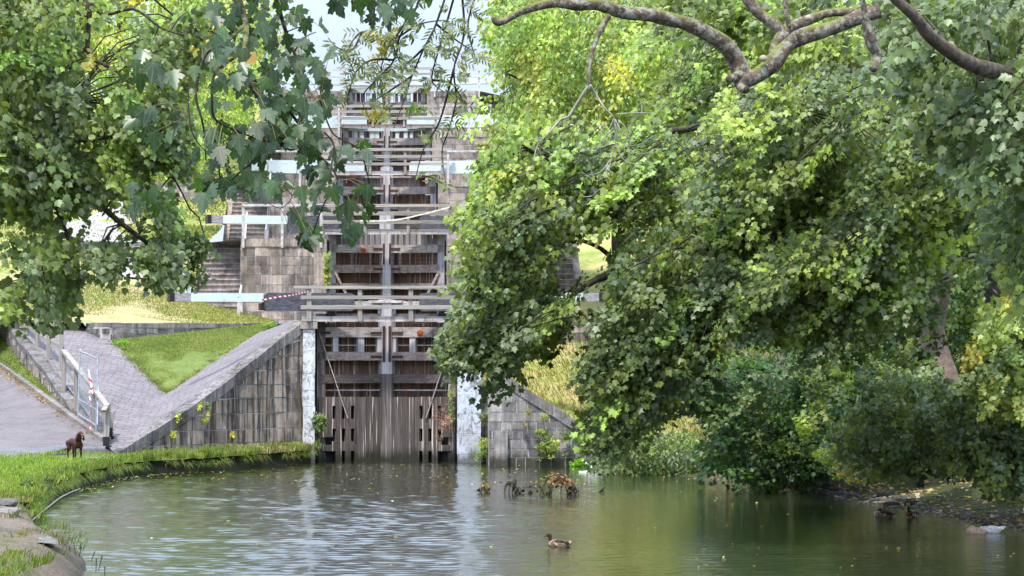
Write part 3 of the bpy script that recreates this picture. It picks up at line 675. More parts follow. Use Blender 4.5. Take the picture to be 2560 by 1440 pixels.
        else: rails=[(-.1,-.36,'white'),(-.86,-1.05,'wood_pale'),(-1.5,-1.75,'wood_rail'),(-2.2,-2.45,'wood_dark')]; win=(-.36,-.86)
        for z1,z0,m in rails: rail(zt+z1,zt+z0,m)
        # boards, stiles and paddles between the two upper rails
        a=.3
        k=0
        while a<L-.4:
            w=random.uniform(.13,.24); x=random.random(); z1=zt+win[0]-.004; z0=zt+win[1]+.004
            gapw=random.choice((.04,.05,.14 if i>1 else .06))
            if k==1 and i in (2,4): nm,mt,w='paddle','red_paddle',.22
            elif x<.45 and i>2: nm,mt='stile','white'
            else: nm,mt='board','plank_grey'
            b=MB(); slab(b,a,a+w,z0,z1,.03 if nm!='stile' else .1,.1 if nm!='stile' else .28,random.uniform(.8,1.2)); b.build(nm,M[mt],r)
            a+=w+gapw; k+=1
        if i==1:
            n=Vector((-u.y,u.x)); n=n if n.y<0 else -n
            if s<0:
                c=q(1.3); b=MB(); b.ball((c.x+n.x*.34,c.y+n.y*.34,Z(625)),.13,.03,.10); b.build('knot',M['orange'],r)
            p0=q(.2); p1=q(.7)
            b=MB(); b.beam((p0.x+n.x*.4,p0.y+n.y*.4,Z(680)),(p1.x+n.x*.46,p1.y+n.y*.46,Z(745)),.03,.09,1.3); b.build('brace',M['wood_rail'],r)
            b=MB(); slab(b,.28,L-.27,Z(651),Z(649),.12,.15); b.build('rod',M['iron'],r)
        for a_ in (L-.62,):
            for z1,z0,m in rails[(0 if i==1 else 1):3]:
                b=MB(); slab(b,a_,a_+.36,zt+(z1+z0)/2-.04,zt+(z1+z0)/2+.04,.34,.365); b.build('strap',M['iron'],r)
            b=MB(); slab(b,L-.262,L-.20,zt-1.3,zt-.5,.40,.42); b.build('strap',M['iron'],r)
    # balance beam
    w_=.42
    if i==0:   z0,z1,a0,a1,wh0,wh1,thin=Z(778),Z(733),1.18,-1.70,-1.74,-4.03,.26
    elif i==1: z0,z1,a0,a1,wh0,wh1,thin=Z(583),Z(541),.95,-1.6,-1.64,-4.1,.30
    elif i==2: z0,z1,a0,a1,wh0,wh1,thin=Z(436),Z(404),1.2,-3.0,None,None,.5
    elif i==3: z0,z1,a0,a1,wh0,wh1,thin=Z(322),Z(291),1.2,-3.0,None,None,.5
    else:      z0,z1,a0,a1,wh0,wh1,thin=Z(214),Z(193),1.5,-4.6,None,None,.5
    def prism(mb,a,b_,z0,z1,t0,t1,rad,tint=1,round_a=True,round_b=True):
        # a board seen from the front with rounded corners, extruded
        pts=[]
        for cx,cz,st,rd in ((b_-(rad if b_>a else -rad),z0+rad,270,round_b),(b_-(rad if b_>a else -rad),z1-rad,0,round_b),(a+(rad if b_>a else -rad),z1-rad,90,round_a),(a+(rad if b_>a else -rad),z0+rad,180,round_a)):
            for k in range(5):
                th=R(st+k*22.5); c=math.cos(th) if b_>a else -math.cos(th)
                if rd: pts.append((cx+c*rad,cz+math.sin(th)*rad))
                else: pts.append((cx+(rad if c>0 else -rad)*(1 if (k!=2) else 1) if False else (a if abs(cx-a)<rad*1.5 else b_), z0 if cz<(z0+z1)/2 else z1))
        n=Vector((-u.y,u.x)); n=n if n.y<0 else -n
        b0=len(mb.v)
        for t in (t0,t1):
            for (aa,zz) in pts:
                p=q(aa)+n*t; mb.v.append((p.x,p.y,zz)); mb.c.append(tint)
        N=len(pts)
        mb.f.append(tuple(b0+k for k in range(N))); mb.f.append(tuple(b0+N+k for k in reversed(range(N))))
        for k in range(N): mb.f.append((b0+k,b0+(k+1)%N,b0+N+(k+1)%N,b0+N+k))
        return mb
    dark=i<2
    b=MB(); prism(b,a0,a1,z0,z1,.0,w_,.12)
    bb=b.build('balance_beam',M['beam_dark' if dark else 'white'],r)
    if wh0 is not None:
        zc=z1-.02; 
        b=MB(); slab(b,wh1,wh0+.3,zc-thin,zc,.03,w_-.02,1); 
        ORG[bb]=ORG[r]
        w2=MB(); slab(w2,wh1,wh0,zc-thin-.004,zc+.004,.02,w_-.01); w2.build('white_band',M['white'],bb)
        e=-4.55; b=MB(); slab(b,e,wh1-.002,zc-thin,zc,.03,w_-.02,1.); b.build('beam_tail',M['beam_grey'],bb)
        c=MB(); slab(c,e-.15,e-.003,zc-thin-.01,zc+.01,.0,w_+.01); c.build('end_cap',M['black'],bb)
        if i==0:
            c=MB(); slab(c,a1-.12,a1+.25,z0+.02,z0+.24,.05,w_-.05); c.build('end_cap',M['black'],bb)
    elif i<4:
        c=MB(); slab(c,a1-.9,a1-.003,z1-thin,z1-.02,.03,w_-.02); c.build('beam_tail',M['white'],bb)
        c=MB(); slab(c,a1-1.05,a1-.903,z1-thin,z1-.01,.0,w_); c.build('end_cap',M['black'],bb)
    else:
        c=MB(); slab(c,a1-.4,a1-.003,z1-.3,z1-.02,.03,w_-.02); c.build('beam_tail',M['beam_grey'],bb)
    if i==0:
        b=MB(); slab(b,.2,L-.2,Z(772),Z(753),.02,.3,1.1); b.build('rail',M['wood_pale'],r)
        b=MB(); slab(b,L-.60,L-.01,Z(757),Z(751),-.02,.44,1.2); b.build('rail',M['wood_pale'],r)
        b=MB(); slab(b,.35,.6,Z(800),Z(776),.05,.3); b.build('beam_block',M['black'],r)
for i in range(5):
    for s in (-1,1): leaf(i,s)
def chamber_water(): pass
# footbridges in front of each gate
FB=[ # post pixel columns, y rows (top of rail, posts foot), deck x range, rail x ranges
 dict(posts=(773,900,1027,1153),top=(715,722),mid=((739,748),(763,773)),deck=(755,1182),tr=(735,1182),mr=(752,1175),ft=797,dk=(791,804)),
 dict(posts=(805,913,1020,1125),top=(511,518),mid=((529,539),(551,560)),deck=(803,1132),tr=(778,1160),mr=(806,1125),ft=580,dk=(573,586)),
 dict(posts=(832,925,1013,1106),top=(371,378),mid=((388,396),(407,414)),deck=(832,1110),tr=(815,1130),mr=(832,1120),ft=432,dk=(428,438)),
 dict(posts=(851,932,1010,1089),top=(263,269),mid=((276,283),(293,300)),deck=(848,1092),tr=(848,1090),mr=(842,1100),ft=314,dk=(311,320)),
 dict(posts=(862,934,1006,1078),top=(169,174),mid=((183,188),(199,204)),deck=(860,1080),tr=(842,1080),mr=(850,1090),ft=216,dk=(213,221))]
for i,f in enumerate(FB):
    y=GY[i]-.85
    r=thing('footbridge','narrow railed timber footbridge across the %s gate'%NTH[i],'footbridge',(0,y,DZ[i]),'footbridges over the gates')
    X=lambda px:P(px,0,y).x; Z=lambda py:P(0,py,y).z
    b=MB(); n=6; x0,x1=X(f['deck'][0]),X(f['deck'][1])
    b.box(x0,x1,y-.06,y+.0,Z(f['dk'][1]),Z(f['dk'][0]),1.1); b.box(x0,x1,y+.01,y+.27,Z(f['dk'][0])-.07,Z(f['dk'][0])-.01,.9); b.box(x0,x1,y+.28,y+.55,Z(f['dk'][0])-.07,Z(f['dk'][0])-.01,1)
    b.build('deck',M['wood_pale' if i!=3 else 'wood_rail'],r)
    for px in f['posts']:
        b=MB(); w=.055 if i else .07; b.box(X(px)-w,X(px)+w,y-.17,y-.065,Z(f['ft'])-.08,Z(f['top'][0])-.0,random.uniform(.9,1.1)); b.build('post',M['rail_post'],r)
    b=MB(); b.box(X(f['tr'][0]),X(f['tr'][1]),y-.22,y-.05,Z(f['top'][1]),Z(f['top'][0])+.004,1.2); b.build('handrail',M['rail_wood'],r)
    for a,c in f['mid']:
        for (u0,u1) in ((f['mr'][0],(f['mr'][0]+f['mr'][1])/2),((f['mr'][0]+f['mr'][1])/2+1,f['mr'][1])):
            b=MB(); b.box(X(u0),X(u1),y-.205,y-.172,Z(c),Z(a),random.uniform(.9,1.1)); b.build('mid_rail',M['rail_wood'],r)
# guard rails on the cross walls and stair rails
def guard(i,s,label,xs,rail_rows=(1.28,),h=1.3,foot=.35,yoff=-.12):
    y=WF[i]+yoff; r=thing('guard_rail',label,'railing',(s*4,y,GZ[i]),'guard rails above the cross walls')
    for x in xs:
        b=MB(); b.box(x-.05,x+.05,y-.05,y+.05,GZ[i]-foot,GZ[i]+h); b.build('post',M['white_rail'],r)
    for hh in rail_rows:
        b=MB(); b.box(min(xs)-.05,max(xs)+.05,y-.09,y-.052,GZ[i]+hh-.09,GZ[i]+hh); b.build('rail',M['white_rail'],r)
for i in range(1,5):
    y=WF[i]
    for s,sn in ((-1,'left'),(1,'right')):
        xs=[-5.35,-3.9,-2.45] if s<0 else [2.75,4.2,5.3]
        if i>1: xs=[x*.97 for x in xs]
        guard(i,s,'pale guard rail on the wall %s of the %s gate'%(sn,NTH[i]),xs,(1.28,) if i<4 else (1.2,.8),h=1.3 if i<4 else 1.2)
        xr=s*(5.42 if i==1 else 5.2)
        r=thing('stair_rail','long pale handrail down the steps %s of the %s gate'%(sn,NTH[i]),'railing',(xr,y-2,GZ[i-1]),'handrails down the stone steps')
        b=MB(); b.beam((xr,y-2.2,GZ[i-1]+.95),(xr,y+.05,GZ[i-1]+1.55),.07,.09); b.beam((xr,y+.05,GZ[i-1]+1.55),(xr+.0,y+4.2,GZ[i]+1.15),.07,.09); b.build('handrail',M['white_rail'],r)
        for (yy,za,zb_) in ((y-2.2,GZ[i-1]-.05,GZ[i-1]+.95),(y-.2,GZ[i-1],GZ[i-1]+1.5),(y+1.8,GZ[i-1]+1.2,GZ[i-1]+2.9)):
            b=MB(); b.box(xr-.05,xr+.05,yy-.05,yy+.05,za,zb_); b.build('post',M['white_rail'],r)
# wooden railing along the left cobbled path, in two straight flights
def railing(label,posts,topmat):
    # posts: (px, foot row, top row, Y)
    r=thing('wooden_railing',label,'railing',tuple(P(posts[0][0],posts[0][1],posts[0][3])))
    tops=[];mids=[]
    for (px,pf,pt,Y) in posts:
        f=P(px,pf,Y); t=P(px,pt,Y); b=MB(); b.box(f.x-.06,f.x+.06,Y-.07,Y+.07,f.z,t.z,random.uniform(.85,1.1)); b.build('post',M['rail_post'],r)
        tops.append(t); mids.append(f.lerp(t,.6) if t.z-f.z<1.5 else t-Vector((0,0,.5)))
    b=MB()
    for a,c in zip(tops,tops[1:]): b.beam(a+Vector((-.0,-.02,.04)),c+Vector((0,-.02,.04)),.17,.075)
    e=tops[-1]+(tops[-1]-tops[-2]).normalized()*.12; b.beam(tops[-1]+Vector((0,-.02,.04)),e+Vector((0,-.02,.04)),.17,.075); b.build('handrail',M['rail_wood'],r)
    b=MB()
    for a,c in zip(mids,mids[1:]): b.beam(a+Vector((.08,-.02,0)),c+Vector((.08,-.02,0)),.04,.11)
    b.build('mid_rail',M['rail_wood'],r)
railing('old wooden railing on top of the curving stone wall',[(22,862,772,103.6),(42,880,774,101.5),(64,895,778,99.6),(92,907,795,97.4),(121,925,808,95.6),(153,940,822,93.7)],0)
railing('lower wooden railing dropping towards the path end',[(159,1003,880,91.6),(190,1034,918,89.9),(233,1072,972,88.2),(265,1104,1016,87.0)],0)
def footed(px,pf,pt,Y,lean=0):
    r=thing('handrail_post','stout wooden handrail post in a black iron foot %s'%('nearest the path end' if lean==0 else 'just behind the front post'),'post',tuple(P(px,pf,Y)))
    f=P(px,pf,Y); t=P(px+6,pt,Y); b=MB(); b.beam(f+Vector((0,0,.1)),t,.13,.13); b.build('post',M['rail_post'],r)
    b=MB(); b.box(f.x-.09,f.x+.09,Y-.09,Y+.09,f.z+.03,f.z+.28); b.box(f.x-.14,f.x+.14,Y-.13,Y+.13,f.z-.02,f.z+.03); b.build('iron_foot',M['black'],r)
    if lean==0:
        b=MB(); b.beam(t+Vector((-.02,.02,.03)),t+Vector((-.12,-.25,-.18)),.15,.08); b.build('handrail',M['rail_wood'],r)
footed(266,1116,1012,86.2); footed(274,1093,1030,87.6,1)
# steel mesh barrier leaning at the railing
r=thing('mesh_barrier','leaning galvanised steel barrier panel filled with wire mesh','barrier',tuple(P(220,1080,88.2)))
a,b_,c,d=P(195,1048,88.6),P(200,878,88.9),P(244,898,88.0),P(240,1078,87.6)
m=MB(); crn=catmull([a,b_.lerp(a,.06),b_.lerp(c,.12)+Vector((0,0,.0)),c.lerp(b_,.12),c.lerp(d,.06),d],5); m.tube(crn,.021,8); m.tube([a.lerp(b_,.08),d.lerp(c,.08)],.018,8); m.tube([a.lerp(b_,.30),d.lerp(c,.30)],.012,6); m.build('frame',M['galv'],r)
m=MB()
for k in range(1,14): t=k/14; m.tube([a.lerp(d,t)+Vector((0,0,.1)),b_.lerp(c,t)],.0045,4)
for k in range(1,40): t=.05+.93*k/40; m.tube([a.lerp(b_,t),d.lerp(c,t)],.0035,4)
m.build('wire_mesh',M['mesh'],r)
m=MB(); m.tube([P(222,925,88.0),P(232,985,87.5)],.03,6); m.tube([P(246,960,87.9),P(243,1062,87.4)],.016,6); m.build('clamp',M['galv'],r)
def ribbon(name,label,pts,w,mat,cat='tape'):
    m=MB(); pts=catmull(pts,6)
    for p,q_ in zip(pts,pts[1:]):
        m.beam(p,q_,.006,w,1)
    o=m.build(name,mat); return tag(o,label,cat)
ribbon('hazard_tape','red and white tape strung from the beam to the footbridge post',[P(652,751,91.4),P(690,743,91.6),P(730,738,91.9),P(775,728,92.7)],.045,M['tape'])
ribbon('hazard_tape','short red and white tape tail hanging below the dark beam',[P(658,776,91.3),P(660,786,91.3),P(656,800,91.3)],.04,M['tape'])
ribbon('hazard_tape','crumpled red and white tape hanging on the mesh barrier',[P(222,945,87.3),P(232,965,87.3),P(222,985,87.3),P(229,1010,87.2),P(223,1035,87.2),P(228,1065,87.1),P(220,1072,87.1)],.05,M['tape'])
ribbon('rope','pale sagging rope tied along the second footbridge',[P(900,552,112.2),P(950,552,112.2),P(1000,548,112.2),P(1050,537,112.2),P(1090,527,112.2),P(1124,518,112.2)],.05,M['rope'],'rope')
# faint lettering cut in the second gate rail
def scratch():
    y=GY[1]-.1; b=MB(); x=P(872,0,y).x; z=P(0,676,y).z; h=.11
    G={'J':[((1,2),(1,0)),((1,0),(.3,-.0)),((.3,0),(0,.5))],'.':[((.3,0),(.5,.2))],'K':[((0,0),(0,2)),((0,1),(1,2)),((0,1),(1,0))],'M':[((0,0),(0,2)),((0,2),(.5,1)),((.5,1),(1,2)),((1,2),(1,0))],'A':[((0,0),(.5,2)),((.5,2),(1,0)),((.2,.8),(.8,.8))],'N':[((0,0),(0,2)),((0,2),(1,0)),((1,0),(1,2))]}
    for ch in 'J.K MAN':
        for (p0,p1) in G.get(ch,[]):
            sx=.05;sz=.055
            Y0=GY[1]+.27*(x+2.26)/2.3-.36
            b.beam((x+p0[0]*sx,Y0,z+p0[1]*sz),(x+p1[0]*sx,Y0,z+p1[1]*sz),.006,.014)
        x+=.10
    o=b.build('lettering',M['black']); return o
g=[o for o in bpy.data.objects if o.name.startswith('lock_gate') and o.get('label','').startswith('left leaf of the second')][0]
so=scratch(); org=ORG[g]; so.data.transform(Matrix.Translation(-org)); so.parent=g; so.name='lettering'
# ------------------------------------------------ foliage
LEAFS={}
LS,LK=.60,2.5     # leaf size and leaf number factors for all crowns
LEAFC=1.5
def _half(pts): return pts
# outline of the right half from the stalk to the tip (x across, y along)
LEAFS['maple']=[(0,0),(.20,-.10),(.34,.04),(.52,.12),(.40,.30),(.60,.52),(.36,.54),(.20,.74),(0,1.02)]
LEAFS['maple_hi']=[(0,0),(.12,-.11),(.24,-.05),(.40,-.06),(.36,.08),(.30,.17),(.44,.20),(.60,.38),(.49,.42),(.42,.55),(.22,.45),(.27,.66),(.17,.72),(.13,.88),(0,1.06)]
LEAFS['maple_lo']=[(0,0),(.42,.02),(.34,.26),(.56,.55),(.24,.60),(0,1.0)]
LEAFS['oval']=[(0,0),(.26,.22),(.30,.5),(.16,.82),(0,1)]
LEAFS['lance']=[(0,0),(.13,.3),(.12,.6),(0,1)]
def leaf_mesh(name,pos,tip,nrm,size,col,shape,mat,parent,fold=.28,droop=.18):
    h=np.array(LEAFS[shape]); k=len(h)
    tip=tip/np.linalg.norm(tip,axis=1,keepdims=True)
    nrm=nrm-(nrm*tip).sum(1,keepdims=True)*tip; nrm/=np.linalg.norm(nrm,axis=1,keepdims=True)+1e-9
    side=np.cross(tip,nrm)
    N=len(pos)
    # vertices: midrib + right half + left half
    X=np.concatenate([h[:,0],-h[1:-1,0]]); Y=np.concatenate([h[:,1],h[1:-1,1]])
    fr=np.random.default_rng(N).uniform(.4,1.5,(N,1)); dr=np.random.default_rng(N+1).uniform(.2,1.8,(N,1))
    Zz=-fold*np.abs(X)[None,:]*fr-droop*(Y**2)[None,:]*dr
    v=pos[:,None,:]+size[:,None,None]*(X[None,:,None]*side[:,None,:]+Y[None,:,None]*tip[:,None,:]+Zz[:,:,None]*nrm[:,None,:])
    nv=len(X); r=list(range(k)); l=[0]+list(range(k,nv))+[k-1]; l=l[::-1]
    base=(np.arange(N)*nv)[:,None]
    f=np.concatenate([base+np.array(r)[None,:],base+np.array(l)[None,:]],1).reshape(-1)
    me=bpy.data.meshes.new(name); me.vertices.add(N*nv); me.vertices.foreach_set('co',v.reshape(-1).astype(np.float32))
    me.loops.add(len(f)); me.loops.foreach_set('vertex_index',f.astype(np.int32))
    me.polygons.add(N*2); me.polygons.foreach_set('loop_start',(np.arange(N*2)*k).astype(np.int32)); me.update(calc_edges=True)
    a=me.attributes.new('col','FLOAT_COLOR','POINT'); c=np.ones((N*nv,4)); c[:,:3]=np.repeat(col,nv,0); a.data.foreach_set('color',c.reshape(-1).astype(np.float32))
    if shape=='maple_hi':
        lc=me.attributes.new('lc','FLOAT_VECTOR','POINT'); q=np.stack([X,Y,0*X],-1); lc.data.foreach_set('vector',np.tile(q.reshape(-1),N).astype(np.float32))
    return link(name,me,mat,parent)
def pal_pick(rng,n,pal,groups,spread=.22):
    # per-cluster colour with a per-leaf variation
    pal=np.array([p[:3] for p in pal]); w=None
    gi=rng.integers(0,len(pal),n); g=pal[gi]
    c=np.repeat(g*np.exp(rng.normal(0,.22,(n,1))),groups,0)*LEAFC; c=c*np.exp(rng.normal(0,spread,(len(c),1))); return c
def in_poly(pt,poly):
    x,y=pt;c=False;j=len(poly)-1
    for i in range(len(poly)):
        xi,yi=poly[i];xj,yj=poly[j]
        if (yi>y)!=(yj>y) and x<(xj-xi)*(y-yi)/(yj-yi)+xi: c=not c
        j=i
    return c
def sample_poly(rng,poly,n,Y0,Y1,ns=.006,thr=-.12,holes=()):
    xs=[p[0] for p in poly]; ys=[p[1] for p in poly]; out=[];t=0
    sd=rng.uniform(0,100)
    while len(out)<n and t<n*60:
        t+=1
        x,y=rng.uniform(min(xs),max(xs)),rng.uniform(min(ys),max(ys))
        if not in_poly((x,y),poly): continue
        if any(in_poly((x,y),h[0]) and rng.random()<h[1] for h in holes): continue
        if mnoise.noise(Vector((x*ns,y*ns*1.6,sd)))+.5*mnoise.noise(Vector((x*ns*2.7,y*ns*3.6,sd+5)))<thr: continue
        out.append(P(x,y,rng.uniform(Y0,Y1)))
    return out
def sprays(rng,pts,droop,K,length,width,lsize,pal,up=(0,-.25,1),spread=.22,tiltv=.45,flat=.06,dvar=.24):
    n=len(pts); b=np.array([tuple(p) for p in pts]); 
    a=np.array(droop)[None,:]+rng.normal(0,dvar,(n,3)); a/=np.linalg.norm(a,axis=1,keepdims=True)
    m=np.array(up)[None,:]+rng.normal(0,.2,(n,3)); m-= (m*a).sum(1,keepdims=True)*a; m/=np.linalg.norm(m,axis=1,keepdims=True)
    s=np.cross(a,m); Ln=length*rng.uniform(.6,1.4,n); b=b-a*(Ln*.5)[:,None]
    t=rng.uniform(0,1,(n,K)); w=rng.uniform(-1,1,(n,K))*(1-.45*t)*width
    pos=b[:,None,:]+a[:,None,:]*(t*Ln[:,None])[:,:,None]+s[:,None,:]*w[:,:,None]+m[:,None,:]*rng.normal(0,flat,(n,K,1))-np.array([0,0,1.])*(.25*t**2*Ln[:,None])[:,:,None]
    tip=a[:,None,:]*.55+s[:,None,:]*np.sign(w)[:,:,None]*.7*np.abs(w/width)[:,:,None]+np.array([0,0,-.35])+rng.normal(0,.35,(n,K,3))
    nr=m[:,None,:]+rng.normal(0,tiltv,(n,K,3))
    col=pal_pick(rng,n,pal,np.full(n,K),spread)
    sz=lsize*rng.uniform(.5,1.35,(n*K))
    return pos.reshape(-1,3),tip.reshape(-1,3),nr.reshape(-1,3),sz,col,(b,a,Ln)
def twigs(name,rng,info,limbs,mat,parent,maxd=3.5,frac=.5,r=.012,rr=.5):
    b,a,Ln=info; nodes=np.array([tuple(p) for L in limbs for p in L]) if limbs else None
    mb=MB(); made=False
    for i in range(len(b)):
        if rng.random()>frac: continue
        p=Vector(b[i]); d=Vector(a[i]); e=p+d*Ln[i]*.8-Vector((0,0,.16*Ln[i]))
        path=[p,p+d*Ln[i]*.4-Vector((0,0,.03)),e]; rad=[r,r*.7,r*.3]
        if nodes is not None and rng.random()<rr:
            dd=np.linalg.norm(nodes-b[i],axis=1); j=int(dd.argmin())
            if dd[j]<maxd:
                q=Vector(nodes[j]); mid=q.lerp(p,.5)+Vector((0,0,.12*dd[j])); mid+=Vector(rng.normal(0,.05*dd[j],3)); path=[q,mid]+path; rad=[r*1.8,r*1.4]+rad
        mb.tube(path,rad,4,cap=False); made=True
    if made: return smooth(mb.build(name,mat,parent))
def limb(mb,path,r0,r1,n=8,sub=5,wob=.0):
    c=catmull(path,sub); 
    if wob: c=[p+Vector([mnoise.noise(p*.9+Vector((k*9,0,0)))*wob for k in range(3)]) for p in c]
    N=len(c); mb.tube(c,[r0+(r1-r0)*(i/(N-1)) for i in range(N)],n); return c
GREEN=[(.070,.100,.026),(.112,.148,.034),(.145,.180,.040),(.085,.115,.036),(.048,.075,.022)]
YGREEN=[(.15,.22,.045),(.20,.26,.055),(.12,.19,.050),(.23,.24,.055),(.11,.17,.045)]
COOL=[(.088,.125,.058),(.125,.158,.082),(.070,.100,.046),(.092,.130,.044)]
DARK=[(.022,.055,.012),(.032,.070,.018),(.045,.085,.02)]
GOLD=[(.30,.26,.035),(.34,.22,.04),(.20,.24,.04),(.16,.22,.04)]
def tree(name,label,base,trunk,limbs,layers,barkmat='bark_dark',shape='maple_lo',group=None,tw=.45,seed=1,cat='tree',leafmat='leaf',twig_r=.012):
    # trunk: (path, r0, r1) or None; limbs: [(path,r0,r1)]; layers: list of dict for sprays
    rng=np.random.default_rng(seed); r=thing(name,label,cat,base,group)
    mb=MB(); nodes=[]
    if trunk: 
        t=MB(); nodes.append(limb(t,trunk[0],trunk[1],trunk[2],12,6,.12)); smooth(t.build('trunk',M[trunk[3] if len(trunk)>3 else barkmat],r))
    for L in limbs:
        b=MB(); nodes.append(limb(b,L[0],L[1],L[2],8,5,.10 if len(L)<4 else 0)); smooth(b.build('limb',M[L[3] if len(L)>3 else barkmat],r))
    ps=[];infos=[]
    for ly in layers:
        pts=[]
        if 'poly' in ly: pts=sample_poly(rng,ly['poly'],ly['n'],ly['Y'][0],ly['Y'][1],ly.get('ns',.006),ly.get('thr',-.12),ly.get('holes',()))
        if 'path' in ly:
            pp=resample(ly['path'],max(2,ly['n'])); pts=[p+Vector(rng.normal(0,ly.get('rad',.4),3)) for p in pp]
        if 'pts' in ly: pts=ly['pts']
        if ly.get('bough') and pts:
            m_,bl=ly['bough']; bd=Vector(ly.get('bdir',(-.80,-.25,-.34))).normalized(); out=[]; nb=max(1,int(len(pts)*1.5)//m_); BT=MB()
            for p in pts[:nb]:
                d=(bd+Vector(rng.normal(0,.13,3))).normalized(); L_=bl*rng.uniform(.6,1.35); path=[]
                for k in range(m_):
                    t=(k+.5)/m_-.5; q=p+d*(t*L_)-Vector((0,0,.30*L_*(t+.5)**2-.08*L_)); qq=(PX+q.x*F/q.y,PY-(q.z-H)*F/q.y)
                    if 'poly' in ly and not in_poly(qq,ly['poly']): continue
                    if any(in_poly(qq,h[0]) and rng.random()<h[1] for h in ly.get('holes',())): continue
                    path.append(q); out.append(q+Vector(rng.normal(0,.10,3)))
                if len(path)>2 and rng.random()<.5: BT.tube([path[0]-d*.3]+path,[.022]+[.02*(1-.85*i/m_) for i in range(len(path))],5,cap=False)
            pts=out
            if BT.v: smooth(BT.build('bough_stems',M[barkmat],r))
        if not pts: continue
        if ly.get('nodes'): nodes.append(pts[::9])
        o=sprays(rng,pts,ly.get('droop',(-.6,-.2,-.55)),int(ly.get('K',22)*LK),ly.get('len',.9),ly.get('w',.35),ly.get('size',.17)*LS,ly.get('pal',GREEN),ly.get('up',(0,-.35,1)),ly.get('spread',.22),ly.get('tilt',.34),ly.get('flat',.05))
        ps.append(o[:5]); infos.append(o[5])
    pos,tip,nr,sz,col=[np.concatenate([p[k] for p in ps]) for k in range(5)]
    leaf_mesh('foliage',pos,tip,nr,sz,col,shape,M[leafmat],r)
    if tw:
        info=tuple(np.concatenate([f[k] for f in infos]) for k in range(3))
        twigs('branchwork',rng,info,nodes,M[barkmat],r,frac=tw,r=twig_r)
    return r
def PP(*a): return [P(*q) for q in a]
# ---- right hand trees, far to near
tree('ash_tree','tall yellow green ash tree beside the upper locks',tuple(P(1560,640,112)),(PP((1560,640,112),(1545,400,112),(1520,150,112),(1500,-60,112)),.45,.2),
  [(PP((1540,380,112),(1400,250,110),(1260,180,108)),.12,.03),(PP((1520,150,112),(1380,60,110),(1240,20,108)),.12,.03)],
  [dict(poly=[(1235,-20),(1700,-20),(1700,520),(1480,500),(1370,430),(1280,380),(1215,250),(1260,120),(1220,60)],n=620,Y=(104,114),pal=YGREEN,size=.26,K=34,len=1.7,w=.7,thr=-.35,droop=(-.35,-.3,-.7),spread=.3)],seed=11,tw=.3,twig_r=.02,shape='oval')
tree('background_tree','dense green tree high on the right bank behind the nearer boughs',tuple(P(2150,700,95)),(PP((2150,900,95),(2140,500,95),(2130,100,95)),.5,.3),[],
  [dict(poly=[(1600,-30),(2600,-30),(2600,760),(2050,800),(1880,640),(1700,500),(1600,300)],n=760,Y=(84,96),pal=GREEN+YGREEN[:2],size=.25,K=30,len=1.4,w=.55,thr=-.4,droop=(-.6,-.3,-.5),bough=(7,4.0))],seed=12,tw=.25,twig_r=.02,shape='maple_lo')
tree('background_tree','shaded green tree behind the pool bank, right of the straw slope',tuple(P(2040,960,86)),(PP((2040,1000,86),(2030,820,86),(2010,600,86)),.28,.15),[],
  [dict(poly=[(1780,520),(2600,520),(2600,1010),(2250,1010),(1990,860),(1850,820)],n=330,Y=(80,87),pal=DARK+GREEN[:2],size=.22,K=30,len=1.3,w=.6,thr=-.3)],seed=13,tw=.25,twig_r=.02)
